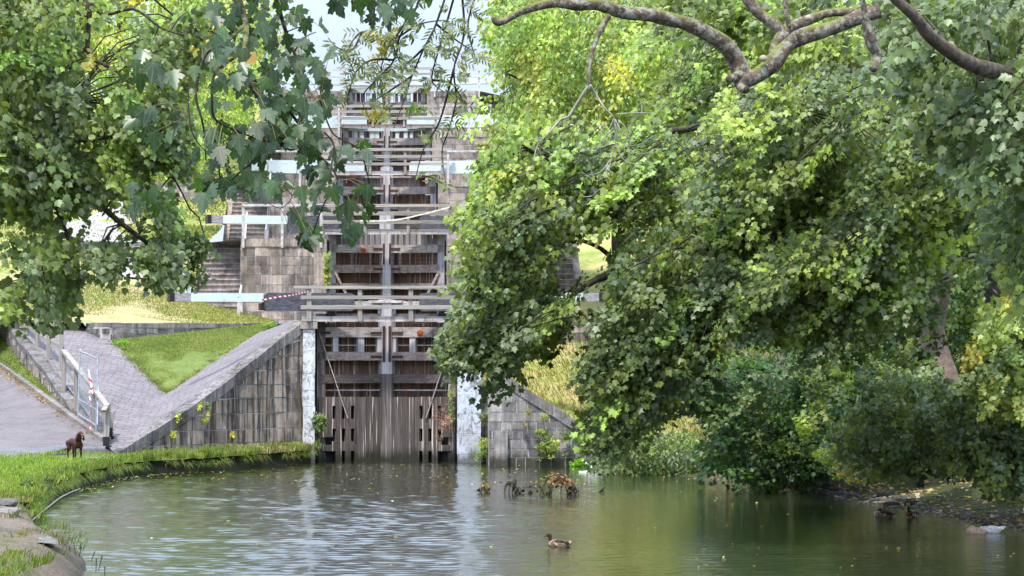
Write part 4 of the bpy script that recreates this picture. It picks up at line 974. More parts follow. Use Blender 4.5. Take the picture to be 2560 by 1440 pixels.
# big sycamore leaning over the gates
TR=PP((2365,1010,72),(2340,900,72),(2325,800,72),(2335,700,71.5),(2350,560,71),(2330,380,70),(2300,150,69),(2290,-100,69))
rb=tree('sycamore_tree','large sycamore leaning from the right bank across the gates',tuple(TR[0]),(TR,.42,.26,'bark_trunk'),
  [(PP((2345,730,71.5),(2280,820,71),(2250,760,70),(2200,700,69)),.2,.08,'bark_trunk'),
   (PP((2340,560,71),(2100,420,68),(1900,440,64),(1750,560,60),(1640,640,57),(1545,680,55.5),(1480,700,55),(1420,745,54.5)),.24,.035),
   (PP((2330,420,70),(2050,280,68),(1800,300,64),(1600,360,60),(1400,440,57),(1250,520,55)),.12,.02),
   (PP((2100,430,68),(1950,600,63),(1850,720,59),(1760,820,56),(1660,930,54.5),(1560,1000,54)),.16,.025),
   (PP((1900,440,64),(1700,470,60),(1560,500,57),(1400,600,55),(1260,690,54)),.12,.02),
   (PP((1560,675,56),(1450,600,55),(1370,640,54),(1290,720,54)),.05,.012)],
  [dict(poly=[(1290,300),(1420,340),(1700,360),(1900,330),(2150,380),(2200,620),(1990,760),(1840,740),(1700,600),(1560,530),(1400,560),(1225,640),(1200,560),(1250,400)],n=1050,Y=(54,64),pal=GREEN+YGREEN[:3],size=.19,K=24,droop=(-.65,-.3,-.5),thr=-.06,nodes=1,holes=[([(1370,540),(1600,550),(1570,680),(1400,740)],.75)],bough=(7,2.5)),
   dict(poly=[(1160,480),(1340,500),(1440,560),(1400,640),(1330,660),(1420,740),(1410,800),(1340,855),(1230,875),(1135,905),(1125,860),(1150,770),(1175,640)],n=360,Y=(52,57),pal=GREEN+COOL[:2],size=.19,K=19,len=.7,droop=(-.6,-.3,-.5),thr=-.06,nodes=1,bough=(5,1.5),holes=[([(1290,560),(1400,560),(1440,700),(1300,690)],.75)]),
   dict(poly=[(1560,560),(1700,600),(1860,720),(1800,860),(1730,930),(1660,1010),(1575,1060),(1500,1090),(1485,1040),(1540,980),(1490,900),(1510,790),(1545,700)],n=640,Y=(52.5,57),pal=GREEN+COOL+YGREEN[:1],size=.19,K=22,len=.8,droop=(-.55,-.3,-.65),thr=-.08,nodes=1,bough=(7,2.5),holes=[([(1680,760),(1880,750),(1900,930),(1730,950)],.88)]),
   dict(path=PP((1420,745,54.5),(1340,800,54),(1260,850,54),(1160,890,54)),n=26,rad=.25,K=16,len=.6,pal=GREEN,size=.18),
   dict(path=PP((1275,300,55),(1260,430,54),(1250,560,54)),n=30,rad=.3,K=18,len=.7,pal=YGREEN,size=.18)],seed=21,tw=.5,twig_r=.014)
tree('sycamore_tree','bright leaved sycamore filling the bank between the pool and the sky',tuple(P(2560,1060,64)),(PP((2560,1060,64),(2500,800,64),(2480,500,64),(2500,200,63)),.3,.2),
  [(PP((2480,600,64),(2250,440,60),(2000,520,57),(1850,600,55)),.14,.03),(PP((2490,400,64),(2300,330,60),(2150,280,57),(1950,260,54)),.12,.03)],
  [dict(poly=[(1800,240),(2000,190),(2250,260),(2600,220),(2600,760),(2380,720),(2200,800),(2050,840),(1860,760),(1800,560),(1740,480)],n=900,Y=(52,62),pal=GREEN+YGREEN[:2]+COOL[:1],size=.19,K=24,droop=(-.6,-.3,-.5),thr=-.08,bough=(7,2.5),holes=[([(2330,560),(2460,540),(2560,800),(2380,1000),(2300,900)],.75)]),
   dict(path=PP((2250,700,54),(2120,760,53),(2000,780,53)),n=40,rad=.5,K=20,pal=COOL+GREEN,size=.19)],seed=22,tw=.4)
# upper right, nearer
tree('sycamore_tree','cool green sycamore crown over the top right, around the mossy limb',tuple(P(2900,700,42)),(PP((2900,1200,42),(2850,600,41),(2800,250,40)),.4,.3),
  [(PP((2800,300,40),(2700,235,37),(2560,195,35),(2440,165,34),(2370,125,33.5),(2320,85,33),(2285,40,32.8),(2230,-10,32.6),(2190,-60,32.5)),.125,.04,'bark_furrow')],
  [dict(poly=[(2180,-30),(2620,-30),(2620,330),(2500,440),(2380,380),(2260,250),(2200,130)],n=210,Y=(34,40),pal=COOL+GREEN[:1],size=.165,K=18,len=.6,w=.3,droop=(-.5,-.3,-.6),thr=-.1,bough=(5,1.2)),
   dict(poly=[(2420,330),(2620,260),(2620,760),(2520,700),(2450,520)],n=110,Y=(38,44),pal=COOL+GREEN,size=.165,K=18,len=.6,w=.3,thr=-.1),
   dict(poly=[(1650,-30),(2250,-30),(2200,200),(2050,230),(1900,90),(1700,60)],n=110,Y=(40,48),pal=YGREEN[:2]+GREEN,size=.165,K=18,len=.6,thr=-.05)],seed=23,tw=.35,shape='maple')
# mossy limb crossing the top
def limb_thing():
    Y=31; r=thing('tree_limb','thick lichened and mossy tree limb sweeping across the top right','tree limb',tuple(P(2170,40,Y)))
    def L(path,r0,r1,mat='bark',name='limb',n=12):
        b=MB(); c=catmull([P(*q) for q in path],8); N=len(c)
        c=[p+Vector((mnoise.noise(p*2.2),0,mnoise.noise(p*2.2+Vector((9,0,0)))))*.035 for p in c]; rad=[(r0+(r1-r0)*i/(N-1))*.88*(1+.22*mnoise.noise(c[i]*4.5)) for i in range(N)]
        b.tube(c,rad,n); return smooth(b.build(name,M[mat],r))
    L([(2200,30,Y),(2130,46,Y),(2070,72,Y),(1995,100,Y-.1),(1935,154,Y-.2),(1885,190,Y-.3),(1862,196,Y-.3)],.088,.105)
    L([(1858,200,Y-.3),(1840,160,Y-.3),(1800,105,Y-.4),(1740,68,Y-.5),(1660,48,Y-.6),(1560,32,Y-.8),(1500,15,Y-.9),(1440,12,Y-1),(1380,8,Y-1.1),(1320,22,Y-1.2),(1250,56,Y-1.3),(1232,42,Y-1.3)],.112,.03)
    L([(2140,30,Y+.2),(2060,38,Y+.3),(1990,62,Y+.2),(1960,85,Y),(1935,140,Y-.1)],.05,.075)
    L([(1965,95,Y),(1935,62,Y),(1900,35,Y),(1860,-10,Y),(1840,-40,Y)],.075,.055)
    L([(1972,70,Y),(1962,20,Y),(1960,-40,Y)],.03,.025)
    L([(1495,18,Y-.9),(1483,-5,Y-.9),(1480,-60,Y-.9)],.07,.06)
    L([(1858,196,Y-.35),(1850,212,Y-.4),(1868,222,Y-.5)],.07,.05); L([(1850,186,Y-.35),(1822,196,Y-.5)],.06,.045)
    for (x,y,x2,y2) in ((2160,-40,2172,60),(2172,58,2180,110),(2180,105,2184,178)): pass
    L([(2150,-60,Y-.8),(2168,40,Y-.8),(2182,108,Y-.8)],.03,.04); L([(2166,55,Y-.6),(2176,110,Y-.7),(2190,140,Y-.7),(2180,178,Y-.8)],.06,.045)
    for (x,y,rr) in ((1908,146,.055),(1690,60,.05),(2020,45,.05),(2182,180,.045),(1825,198,.04),(1862,224,.045),(2320,100,.05)):
        p=P(x,y,Y-.37); b=MB(); b.ball(p,rr*.75,.035,rr*.65); 
        if x<2300: smooth(b.build('cut_end',M['cut'],r))
    # hanging bare twig
    L([(1520,40,Y-.9),(1500,80,Y-1),(1487,120,Y-1.1),(1475,170,Y-1.2),(1470,215,Y-1.2)],.036,.02,'bark','twig',8)
    tw=[[(1470,215),(1440,262),(1420,292),(1400,300),(1370,335),(1345,362),(1335,395),(1332,415)],[(1475,213),(1492,240),(1512,270),(1535,295)],[(1468,216),(1455,250)],
        [(1535,295),(1538,350),(1528,400),(1510,440),(1500,470),(1480,490)],[(1535,295),(1515,340),(1500,365),(1450,380),(1410,395)],[(1538,298),(1555,330),(1580,345),(1605,330)],[(1532,300),(1520,360),(1470,370),(1440,355)],
        [(1537,300),(1560,360),(1600,385),(1645,370)],[(1535,350),(1560,400),(1600,410),(1640,405)],[(1525,400),(1500,430),(1460,440)],[(1520,310),(1490,320),(1462,345)],[(1540,285),(1590,282),(1640,280),(1668,255)],[(1605,283),(1600,250),(1560,190),(1490,155)],
        [(1345,362),(1380,385),(1410,375)],[(1332,415),(1310,435),(1290,440)],[(1360,345),(1330,348),(1303,362),(1300,400)],[(1538,310),(1545,350),(1535,380)],[(1528,330),(1548,365),(1590,362)],[(1533,320),(1505,352),(1485,378),(1440,362)],[(1512,440),(1490,452),(1455,430)],
        [(1345,370),(1355,400),(1357,425)],[(1480,490),(1460,492),(1448,480)],[(1545,300),(1565,320),(1572,345)]]
    for t in tw:
        b=MB(); c=catmull([P(x,y,Y-1.2+.15*mnoise.noise(Vector((x*.02,y*.02,0)))) for x,y in t],5); N=len(c); r0=.015 if t[0][1]<220 and len(t)>3 else .006
        b.tube(c,[r0*(1-.7*i/(N-1)) for i in range(N)],5); smooth(b.build('twig',M['twig_pale'],r))
    # right furrowed limb is part of another tree
limb_thing()
# ---- left trees
tree('background_tree','pale gold green tree standing high behind the left boughs',tuple(P(300,560,150)),(PP((300,560,150),(310,300,150),(300,0,150)),.4,.2),
  [(PP((305,350,150),(450,280,149),(560,260,148)),.12,.04)],
  [dict(poly=[(-60,-40),(640,-40),(700,90),(660,190),(560,300),(480,400),(300,400),(100,440),(-60,440)],n=520,Y=(138,156),pal=YGREEN+YGREEN+GOLD[3:],size=.34,K=30,len=2.,w=.9,thr=-.25,spread=.35,droop=(.3,-.3,-.6))],seed=31,tw=.25,twig_r=.03,shape='oval')
tree('background_tree','loose yellowing tree beside the upper steps',tuple(P(560,420,128)),(PP((570,470,128),(560,300,128),(575,150,128)),.14,.07),[],
  [dict(poly=[(440,120),(640,110),(650,250),(600,300),(560,420),(470,440),(430,300)],n=120,Y=(124,130),pal=GOLD[2:]+YGREEN[:3],size=.22,K=24,len=1.1,w=.5,thr=-.05,spread=.3,droop=(.2,-.3,-.6))],seed=32,tw=.3,twig_r=.02,shape='oval')
LT=(PP((-400,1100,47),(-380,600,47),(-330,200,46)),.4,.3)
tree('sycamore_tree','dense sycamore boughs hanging over the road on the left',tuple(P(-400,1100,47)),LT,
  [(PP((-360,450,46.5),(-150,290,46),(0,290,45.5),(120,340,45),(180,440,44.5),(240,500,44.5),(300,560,44.5),(380,620,44.5),(450,655,44.5)),.10,.018),
   (PP((-340,250,46),(-100,100,45),(60,-10,44.5),(205,5,44),(215,80,44),(220,140,44),(290,180,44),(330,240,44)),.08,.015),
   (PP((205,-20,44),(250,35,44),(330,20,43.8),(400,70,43.6),(470,90,43.5)),.03,.012),
   (PP((120,340,45),(220,345,44.8),(330,350,44.6),(420,420,44.5),(480,520,44.5)),.035,.01),
   (PP((0,320,45.5),(100,470,45),(160,600,44.6),(150,700,44.5)),.05,.012)],
  [dict(poly=[(-40,110),(90,120),(180,200),(210,330),(160,420),(150,560),(180,690),(160,750),(60,760),(-40,760)],n=330,Y=(43.5,49),pal=COOL+GREEN[:2],size=.18,K=18,len=.65,w=.3,droop=(.45,-.3,-.7),thr=-.12,nodes=1),
   dict(poly=[(150,180),(330,150),(470,300),(450,430),(455,520),(440,600),(410,640),(380,590),(330,560),(200,560),(150,380)],n=210,Y=(43.5,47.5),pal=YGREEN[:3]+GREEN+COOL[:1],size=.15,K=20,len=.6,w=.28,droop=(.5,-.3,-.6),thr=.04,holes=[([(190,420),(390,430),(400,640),(200,690)],.72)]),
   dict(poly=[(240,620),(330,630),(420,640),(430,660),(360,680),(295,730),(260,690)],n=36,Y=(43.5,45),pal=GREEN+COOL,size=.15,K=18,len=.5,droop=(.4,-.3,-.75),thr=-.2),
   dict(poly=[(-40,-40),(520,-40),(560,100),(420,180),(250,170),(150,130),(-40,140)],n=210,Y=(43.5,48),pal=YGREEN[:3]+GREEN+GOLD[:1],size=.15,K=18,len=.6,droop=(.4,-.3,-.6),thr=.02),
   dict(path=PP((380,620,44.5),(450,640,44.4),(515,655,44.4)),n=22,rad=.14,K=12,len=.35,w=.2,pal=COOL,size=.14)],seed=33,tw=.55,twig_r=.009,shape='maple')
# foreground sycamore bough with large leaves
def foreground():
    rng=np.random.default_rng(5); Y=16.
    r=thing('sycamore_bough','drooping foreground sycamore bough of big dark lobed leaves','tree branch',tuple(P(600,-120,Y)))
    S=[([(560,-120),(590,-20),(615,60),(612,130),(622,200),(640,235),(660,265),(672,300),(690,330)],.020),
       ([(622,200),(660,205),(690,225),(720,260),(745,280),(770,300)],.010),
       ([(640,240),(700,258),(720,275),(740,300),(760,330),(780,360),(800,390),(830,420),(845,450)],.011),
       ([(615,60),(560,110),(520,130),(500,170)],.012),([(500,170),(490,240),(505,300),(510,330),(515,400)],.008),
       ([(610,130),(540,180),(530,250),(540,300),(600,330),(640,345),(700,360)],.009),
       ([(650,-100),(690,0),(715,80),(735,130),(760,200),(790,250)],.014),([(735,130),(760,95),(790,80)],.005),([(715,80),(770,60)],.004),
       ([(590,330),(560,380),(548,430),(560,470)],.006),([(690,330),(700,345),(730,345)],.006),
       ([(700,360),(725,375),(750,370),(760,385)],.007),([(770,380),(800,395),(830,400)],.005),
       ([(810,330),(835,365),(825,440),(838,470),(815,500),(790,560),(780,600)],.006),([(838,470),(870,500),(900,515)],.004),([(866,500),(875,560),(872,590)],.004),
       ([(600,440),(630,450),(660,455),(700,460)],.005),([(700,465),(730,490),(700,520),(650,495)],.003),([(800,250),(830,330),(870,355),(905,375),(918,400)],.005),([(905,380),(925,470),(920,510)],.004),
       ([(760,330),(700,360),(640,400),(600,430),(560,470)],.008),([(470,200),(480,330),(540,400),(500,330)],.004),
       ([(870,-60),(880,0),(880,30)],.008),([(940,-60),(935,30),(930,60)],.008),([(1000,-60),(985,0),(975,20)],.008)]
    allp=[]
    for path,rr in S:
        c=catmull([P(x,y,Y+.35*mnoise.noise(Vector((x*.006,y*.006,2)))) for x,y in path],6); N=len(c); b=MB(); b.tube(c,[rr*(1-.55*i/(N-1)) for i in range(N)],6); smooth(b.build('branch',M['bark_dark'] if rr<.012 else M['bark'],r))
        allp+=c
    nodes=np.array([tuple(p) for p in allp])
    # leaf centres: hand placed picture of the bough
    L=[]
    def patch(poly,n,thr=-.5):
        k=0
        xs=[p[0] for p in poly]; ys=[p[1] for p in poly]; got=[]
        while k<n*40 and len(got)<n:
            k+=1; x,y=rng.uniform(min(xs),max(xs)),rng.uniform(min(ys),max(ys))
            if in_poly((x,y),poly) and all((x-a)**2+(y-b_)**2>(20)**2 for a,b_ in got): got.append((x,y))
        L.extend(got)
    patch([(530,-40),(640,-40),(745,-10),(760,60),(790,150),(825,235),(820,310),(790,330),(700,330),(620,280),(560,180),(520,60)],96)
    patch([(480,140),(560,110),(600,210),(560,300),(470,260)],9)
    patch([(490,330),(560,310),(610,330),(580,400),(560,430),(500,410)],11)
    patch([(590,330),(700,300),(800,320),(820,370),(760,380),(700,370),(640,400),(600,390)],26)
    patch([(500,440),(570,420),(640,440),(600,480),(540,500),(500,520)],10)
    patch([(620,450),(700,440),(780,440),(800,480),(720,500),(620,500)],9)
    patch([(740,380),(810,380),(830,430),(800,480),(750,440)],8)
    patch([(270,110),(420,130),(440,200),(330,220),(280,170)],7); patch([(300,280),(460,280),(450,370),(340,350)],9); patch([(320,470),(400,480),(400,540),(330,530)],6)
    patch([(800,-40),(900,-40),(890,20),(830,30)],7); patch([(890,-30),(1080,-30),(1060,30),(960,70),(900,70)],17)
    L+=[(735,535),(760,520),(782,528),(745,560),(725,590),(760,585),(770,610),(748,600),(775,590),(870,372),(905,372),(838,385),(845,415),(915,385),(920,430),(922,470),(875,515),(905,545),(925,525),(850,535),(868,560),(895,575),(858,585),(878,585),(905,480),(840,405),(800,495),(828,480),(815,180),(830,130),(770,60),(795,75),(820,215),(560,470),(545,455),(590,455),(525,480),(690,470),(660,440),(640,470)]
    n=len(L); pos=np.array([tuple(P(x+rng.normal(0,3),y-14+rng.normal(0,3),Y+.35*mnoise.noise(Vector((x*.006,y*.006,2)))+rng.uniform(-.35,.25))) for x,y in L])
    tip=np.array([0,-.25,-1.])[None]+rng.normal(0,.38,(n,3)); nr=np.array([-.1,-.85,.5])[None]+rng.normal(0,.45,(n,3))
    size=rng.uniform(.072,.118,n); 
    base=np.array([(.035,.070,.028),(.050,.090,.038),(.075,.115,.060),(.055,.11,.03),(.028,.055,.02)])[rng.integers(0,5,n)]*np.exp(rng.normal(0,.15,(n,1)))
    base[rng.random(n)<.008]=(.35,.2,.03)
    tip/=np.linalg.norm(tip,axis=1,keepdims=True)
    leaf_mesh('leaves',pos,tip,nr,size,base,'maple_hi',M['leaf_vein'],r,fold=.35,droop=.25)
    b=MB()
    for i in range(n):
        d=np.linalg.norm(nodes-pos[i],axis=1); j=int(d.argmin()); q=Vector(nodes[j]); p=Vector(pos[i])
        if (q-p).length<.35: m=q.lerp(p,.5)+Vector((0,0,.02)); b.tube([q,m,p],[.0022,.0018,.0014],4,cap=False)
    b.build('leaf_stalks',M['leafstalk'],r)
M['leafstalk']=plain('reddish leaf stalk',(.20,.14,.06),.6)
foreground()
# ash twigs against the sky
def ash():
    rng=np.random.default_rng(9); Y=27.; r=thing('ash_twigs','thin hanging ash twigs with small leaflets in front of the sky','tree branch',tuple(P(1040,-120,Y)))
    S=[[(1060,-60),(1040,20),(1000,90),(985,150),(940,200),(905,245),(925,300)],[(1060,-60),(1010,60),(975,110),(955,160),(950,210)],[(1130,-60),(1090,60),(1060,120),(1030,190),(1010,250),(985,320)],
       [(1150,-60),(1110,80),(1095,130),(1080,200),(1110,230)],[(1150,-60),(1160,80),(1135,170),(1140,250),(1120,330),(1105,380),(1115,460)],[(1000,90),(960,100),(905,80),(870,130),(890,190)],[(905,80),(880,125),(845,120),(820,95)],
       [(985,150),(930,150),(890,180),(870,240)],[(950,210),(960,260),(950,290)],[(1060,120),(1010,160),(985,120),(965,60)],[(1080,200),(1130,210),(1160,260)],[(1030,190),(970,230),(930,255)],[(1090,60),(1140,100),(1185,130)],[(1135,170),(1100,300),(1060,370),(1040,440)],[(1200,-40),(1170,60),(1190,150)],[(1000,90),(1050,60),(1110,50)]]
    b=MB(); P0=[];T=[];Nn=[];C=[];Z=[]
    for path in S:
        c=catmull([P(x,y,Y+.5*mnoise.noise(Vector((x*.01,y*.01,7)))) for x,y in path],7); N=len(c); bb=MB(); bb.tube(c,[.012*(1-.65*i/(N-1)) for i in range(N)],5); smooth(bb.build('twig',M['bark_dark'],r))
        for k in range(3,N,1):
            if rng.random()<(.45 if c[k].z>P(0,230,Y).z else .78) or c[k].z>P(0,-10,Y).z+.3: continue
            d=Vector(rng.normal(0,1,3)); d.z=-abs(d.z)*.6; d.normalize(); ln=rng.uniform(.10,.2); s=d.cross(Vector((0,-1,.3))).normalized()
            yel=rng.random()<.10
            bb=None; b.tube([c[k],c[k]+d*ln],[.0025,.0015],3,cap=False)
            for j in range(4):
                for sg in (-1,1):
                    P0.append(tuple(c[k]+d*ln*(.3+.22*j))); T.append(tuple(s*sg*.8+d*.6)); Nn.append((rng.normal(0,.3),-1,rng.normal(.5,.3))); Z.append(rng.uniform(.05,.085)); C.append((.30,.27,.03) if yel else tuple(np.array(YGREEN[rng.integers(0,3)] if rng.random()<.5 else GREEN[rng.integers(0,4)])*.8))
    for (cx,cy,n) in ((942,290,40),(1040,275,20)):
        for _ in range(n):
            P0.append(tuple(P(cx+rng.normal(0,14),cy+rng.normal(-10,8),Y))); T.append((rng.normal(0,.6),-.2,-1)); Nn.append((0,-1,.5)); Z.append(.075); C.append((.36,.30,.02) if cx<1000 else (.14,.22,.03))
    leaf_mesh('leaflets',np.array(P0),np.array(T),np.array(Nn),np.array(Z),np.array(C),'lance',M['leaf'],r,fold=.3)
    b.build('leaf_stalks',M['leafstalk'],r)
ash()
# small hanging yellow spray on the right
tree('ash_spray','bright yellow leaf spray hanging before the green boughs',tuple(P(1530,150,31)),None,[(PP((1500,150,31),(1530,160,31),(1560,175,31)),.006,.003,'twig_pale')],[dict(pts=[P(1525+rr_*9,150+rr_*11,31) for rr_ in range(5)],n=5,K=20,len=.2,w=.12,pal=[(.34,.34,.045)],size=.07,flat=.03)],shape='oval',tw=0,seed=41,cat='leaf spray')
# ---- bushes on the right bank
def bush(label,poly,n,Y,pal,size,seed,K=20,base=None,droop=(-.3,-.4,.1),name='bush',length=.6,shape='maple_lo',tw=.35,thr=-.3,up=(0,-.5,1),mat='leaf',cat='bush'):
    b=base or tuple(W0(sum(p[0] for p in poly)/len(poly),max(p[1] for p in poly),.2))
    return tree(name,label,b,None,[],[dict(poly=poly,n=n,Y=Y,pal=pal,size=size,K=K,len=length,w=length*.45,droop=droop,thr=thr,up=up)],shape=shape,tw=tw,seed=seed,cat=cat,leafmat=mat)
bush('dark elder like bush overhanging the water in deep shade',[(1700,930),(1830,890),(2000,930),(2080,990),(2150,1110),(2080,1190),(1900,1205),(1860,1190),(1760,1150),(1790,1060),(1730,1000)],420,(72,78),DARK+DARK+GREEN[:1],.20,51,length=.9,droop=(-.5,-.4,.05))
bush('sunlit ivy covered mound at the water edge beside the end block',[(1490,1110),(1560,1080),(1680,1085),(1800,1110),(1830,1170),(1780,1195),(1660,1190),(1530,1185),(1495,1160)],330,(83.5,87),COOL+YGREEN[:1]+GREEN,.13,52,length=.5,droop=(-.1,-.5,-.3),shape='oval',name='ivy_mound')
bush('leafy cool green bush on the right shore below the trunk',[(2180,960),(2330,940),(2420,1030),(2400,1140),(2250,1175),(2140,1150),(2080,1100)],330,(61,67),COOL+GREEN,.17,53,droop=(-.5,-.4,-.3))
bush('large leafy bush at the right edge overhanging the gravel shore',[(2380,1010),(2480,960),(2620,900),(2620,1200),(2520,1215),(2440,1165),(2360,1150)],400,(56.5,62),COOL+GREEN,.18,54,droop=(-.5,-.4,-.3))
bush('yellow tinged bush hanging at the far right edge',[(2440,780),(2620,700),(2620,1000),(2500,1010),(2440,940)],170,(52,56),YGREEN+GOLD[:1]+GREEN,.17,55,droop=(-.5,-.4,-.5))
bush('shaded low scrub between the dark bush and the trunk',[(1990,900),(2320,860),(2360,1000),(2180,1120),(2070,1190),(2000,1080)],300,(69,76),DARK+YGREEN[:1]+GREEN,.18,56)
bush('yellow leaved sapling at the shore edge',[(2080,1090),(2160,1080),(2170,1180),(2110,1190),(2060,1160)],40,(66,68),YGREEN+GOLD,.15,57)
bush('blue grey conifer showing through the gap between the trees',[(1960,830),(2060,830),(2080,930),(2000,960),(1960,920)],60,(88,90),[(.06,.08,.12),(.09,.11,.16)],.16,58,shape='lance',mat='leaf_matt')
bush('pale green scrub on the slope beyond the hanging bough',[(1640,800),(1900,780),(1960,900),(1840,930),(1700,930),(1620,880)],150,(94,99),YGREEN,.16,59,shape='oval',droop=(-.2,-.3,.3))
bush('olive green scrub along the top of the right slope',[(1500,640),(1750,560),(1950,700),(1900,790),(1700,800),(1540,760)],180,(108,114),YGREEN+GREEN[:2],.24,60,length=1.2,droop=(-.2,-.3,.3),shape='oval')
# wall plants
def plant(label,px,py,Y,rx,rz,n,pal,size,seed,shape='oval',name='wall_plant',droop=(0,-.5,-.2),K=10,mat='leaf'):
    rng=np.random.default_rng(seed); pts=[P(px+rng.normal(0,rx*.45),py+rng.normal(0,rz*.45),Y+rng.uniform(-.12,.1)) for _ in range(n)]
    return tree(name,label,tuple(P(px,py,Y)),None,[],[dict(pts=pts,n=n,K=K,len=size*1.6,w=size,pal=pal,size=size,droop=droop,flat=.03,spread=.3)],shape=shape,tw=.5,seed=seed,cat='plant',leafmat=mat,twig_r=.004)
YF=[(.45,.42,.03),(.32,.34,.03),(.16,.24,.03)]
def wallY(px): return float(np.interp(px,[285,400,500,600,700,757],[86.5,88.5,90,91.5,92.8,93.3]))-.12
for k,(x,y,lab) in enumerate(((447,1040,'yellow flowered tuft just under the coping of the left sloping wall'),(500,1012,'twin yellow green tuft high on the left sloping wall'),(521,1012,'greener tuft beside the twin yellow tuft on the wall'),(515,1042,'tiny yellow tuft below the twin tufts on the wall'),(432,1084,'low yellow flowered tuft near the foot of the left sloping wall'),(580,1085,'lone yellow tuft in the middle of the stained wall'))):
    plant(lab,x,y,wallY(x),9,12 if k!=4 else 7,7,YF if k!=2 else YGREEN,.07,70+k)
plant('small fern growing at the base of the stained wall',670,1108,92.3,7,12,6,GREEN,.09,77,'lance')
plant('leafy green sapling growing from the masonry left of the bottom gate',800,1045,93.0,16,38,16,COOL,.17,78)
plant('trailing green plant beside the left heel of the bottom gate',793,1105,93.1,8,30,14,YGREEN+GREEN,.10,79,'lance')
plant('withered brown plant hanging at the right heel of the bottom gate',1108,1050,93.0,26,50,34,[(.20,.12,.09),(.28,.18,.13),(.14,.08,.06)],.10,80,'lance',mat='leaf_matt')
plant('green creeper climbing the right edge of the bottom gate',1128,1000,93.1,8,70,34,YGREEN,.09,81,'lance')
plant('round olive shrub rooted in the recess beside the broad white pillar',1211,1043,92.7,14,16,34,[(.13,.15,.07),(.10,.13,.06)],.07,82)
plant('bright green plant cascading to the water beside the broad white pillar',1207,1118,92.4,15,36,50,YGREEN+[(.20,.30,.03)],.10,83,'lance')
plant('dry trailing plant hanging in the recess above the olive shrub',1212,960,92.8,8,45,24,[(.22,.20,.07),(.30,.24,.10)],.08,84,'lance',mat='leaf_matt')
plant('yellow green creeper spreading over the right sloping wall',1375,1115,90.75,26,26,46,YGREEN+GOLD[2:],.10,85)
plant('creeper crown above the larger creeper on the right wall',1352,1080,90.75,14,12,14,YGREEN+GREEN,.09,86)
plant('small creeper under the coping of the right wall',1362,1040,90.7,10,10,9,YGREEN,.07,87)
plant('tiny plant in a joint of the right wall',1322,1030,90.7,8,10,7,[(.16,.16,.06)],.07,88)
plant('dry tuft in a joint at the middle of the right wall',1312,1060,90.7,6,8,5,[(.16,.14,.06)],.06,89)
plant('plant at the right end of the sloping wall under the coping',1412,1090,90.7,13,14,14,YGREEN+GREEN,.08,90)
plant('bright green water plant growing at the foot of the end block',1450,1158,90.2,26,12,40,[(.16,.30,.03),(.20,.36,.04)],.11,91,'oval',droop=(0,-.4,.3))
plant('green creeper running down beside the second gate left quoin',818,680,111.6,5,70,40,YGREEN,.12,92,'oval')
plant('green weeds at the left end of the dwarf wall',300,858,98.6,26,8,26,[(.13,.26,.03)],.12,93,'lance',droop=(0,-.3,.4))
plant('green weeds at the right end of the dwarf wall',676,812,100.6,16,4,12,[(.13,.26,.03)],.10,94,'lance',droop=(0,-.3,.4))
plant('broad leaved butterbur at the near left water edge',90,1328,54.5,26,7,12,COOL,.17,95,'oval',droop=(.4,-.4,.1))
plant('dark nettle clump leaning over the left bank',75,1225,64.5,22,26,60,COOL+GREEN[:2],.08,96,'oval',droop=(.1,-.3,.3))
plant('dark dock stems standing in the left bank grass',120,1210,66,10,16,18,[(.03,.03,.015),(.05,.08,.03)],.07,97,'lance',droop=(0,0,.8))
def spikes():
    for k,(x,y,h,ln) in enumerate(((176,1395,30,-2),(190,1390,34,-6),(198,1392,26,6),(228,1405,26,9),(240,1430,34,1),(246,1428,40,10),(262,1440,24,0))):
        Y=46.5 if y>1400 else 48.5; a=P(x,y,Y); b=MB(); b.tube([a,P(x+ln,y-h,Y)],[.006,.009],5); o=b.build('seed_stalk',M['dock']); tag(o,'dark plantain seed stalk standing at the near left water edge','plant','plantain stalks at the near water edge')
M['dock']=plain('dark seed head',(.06,.045,.03),.8)
spikes()
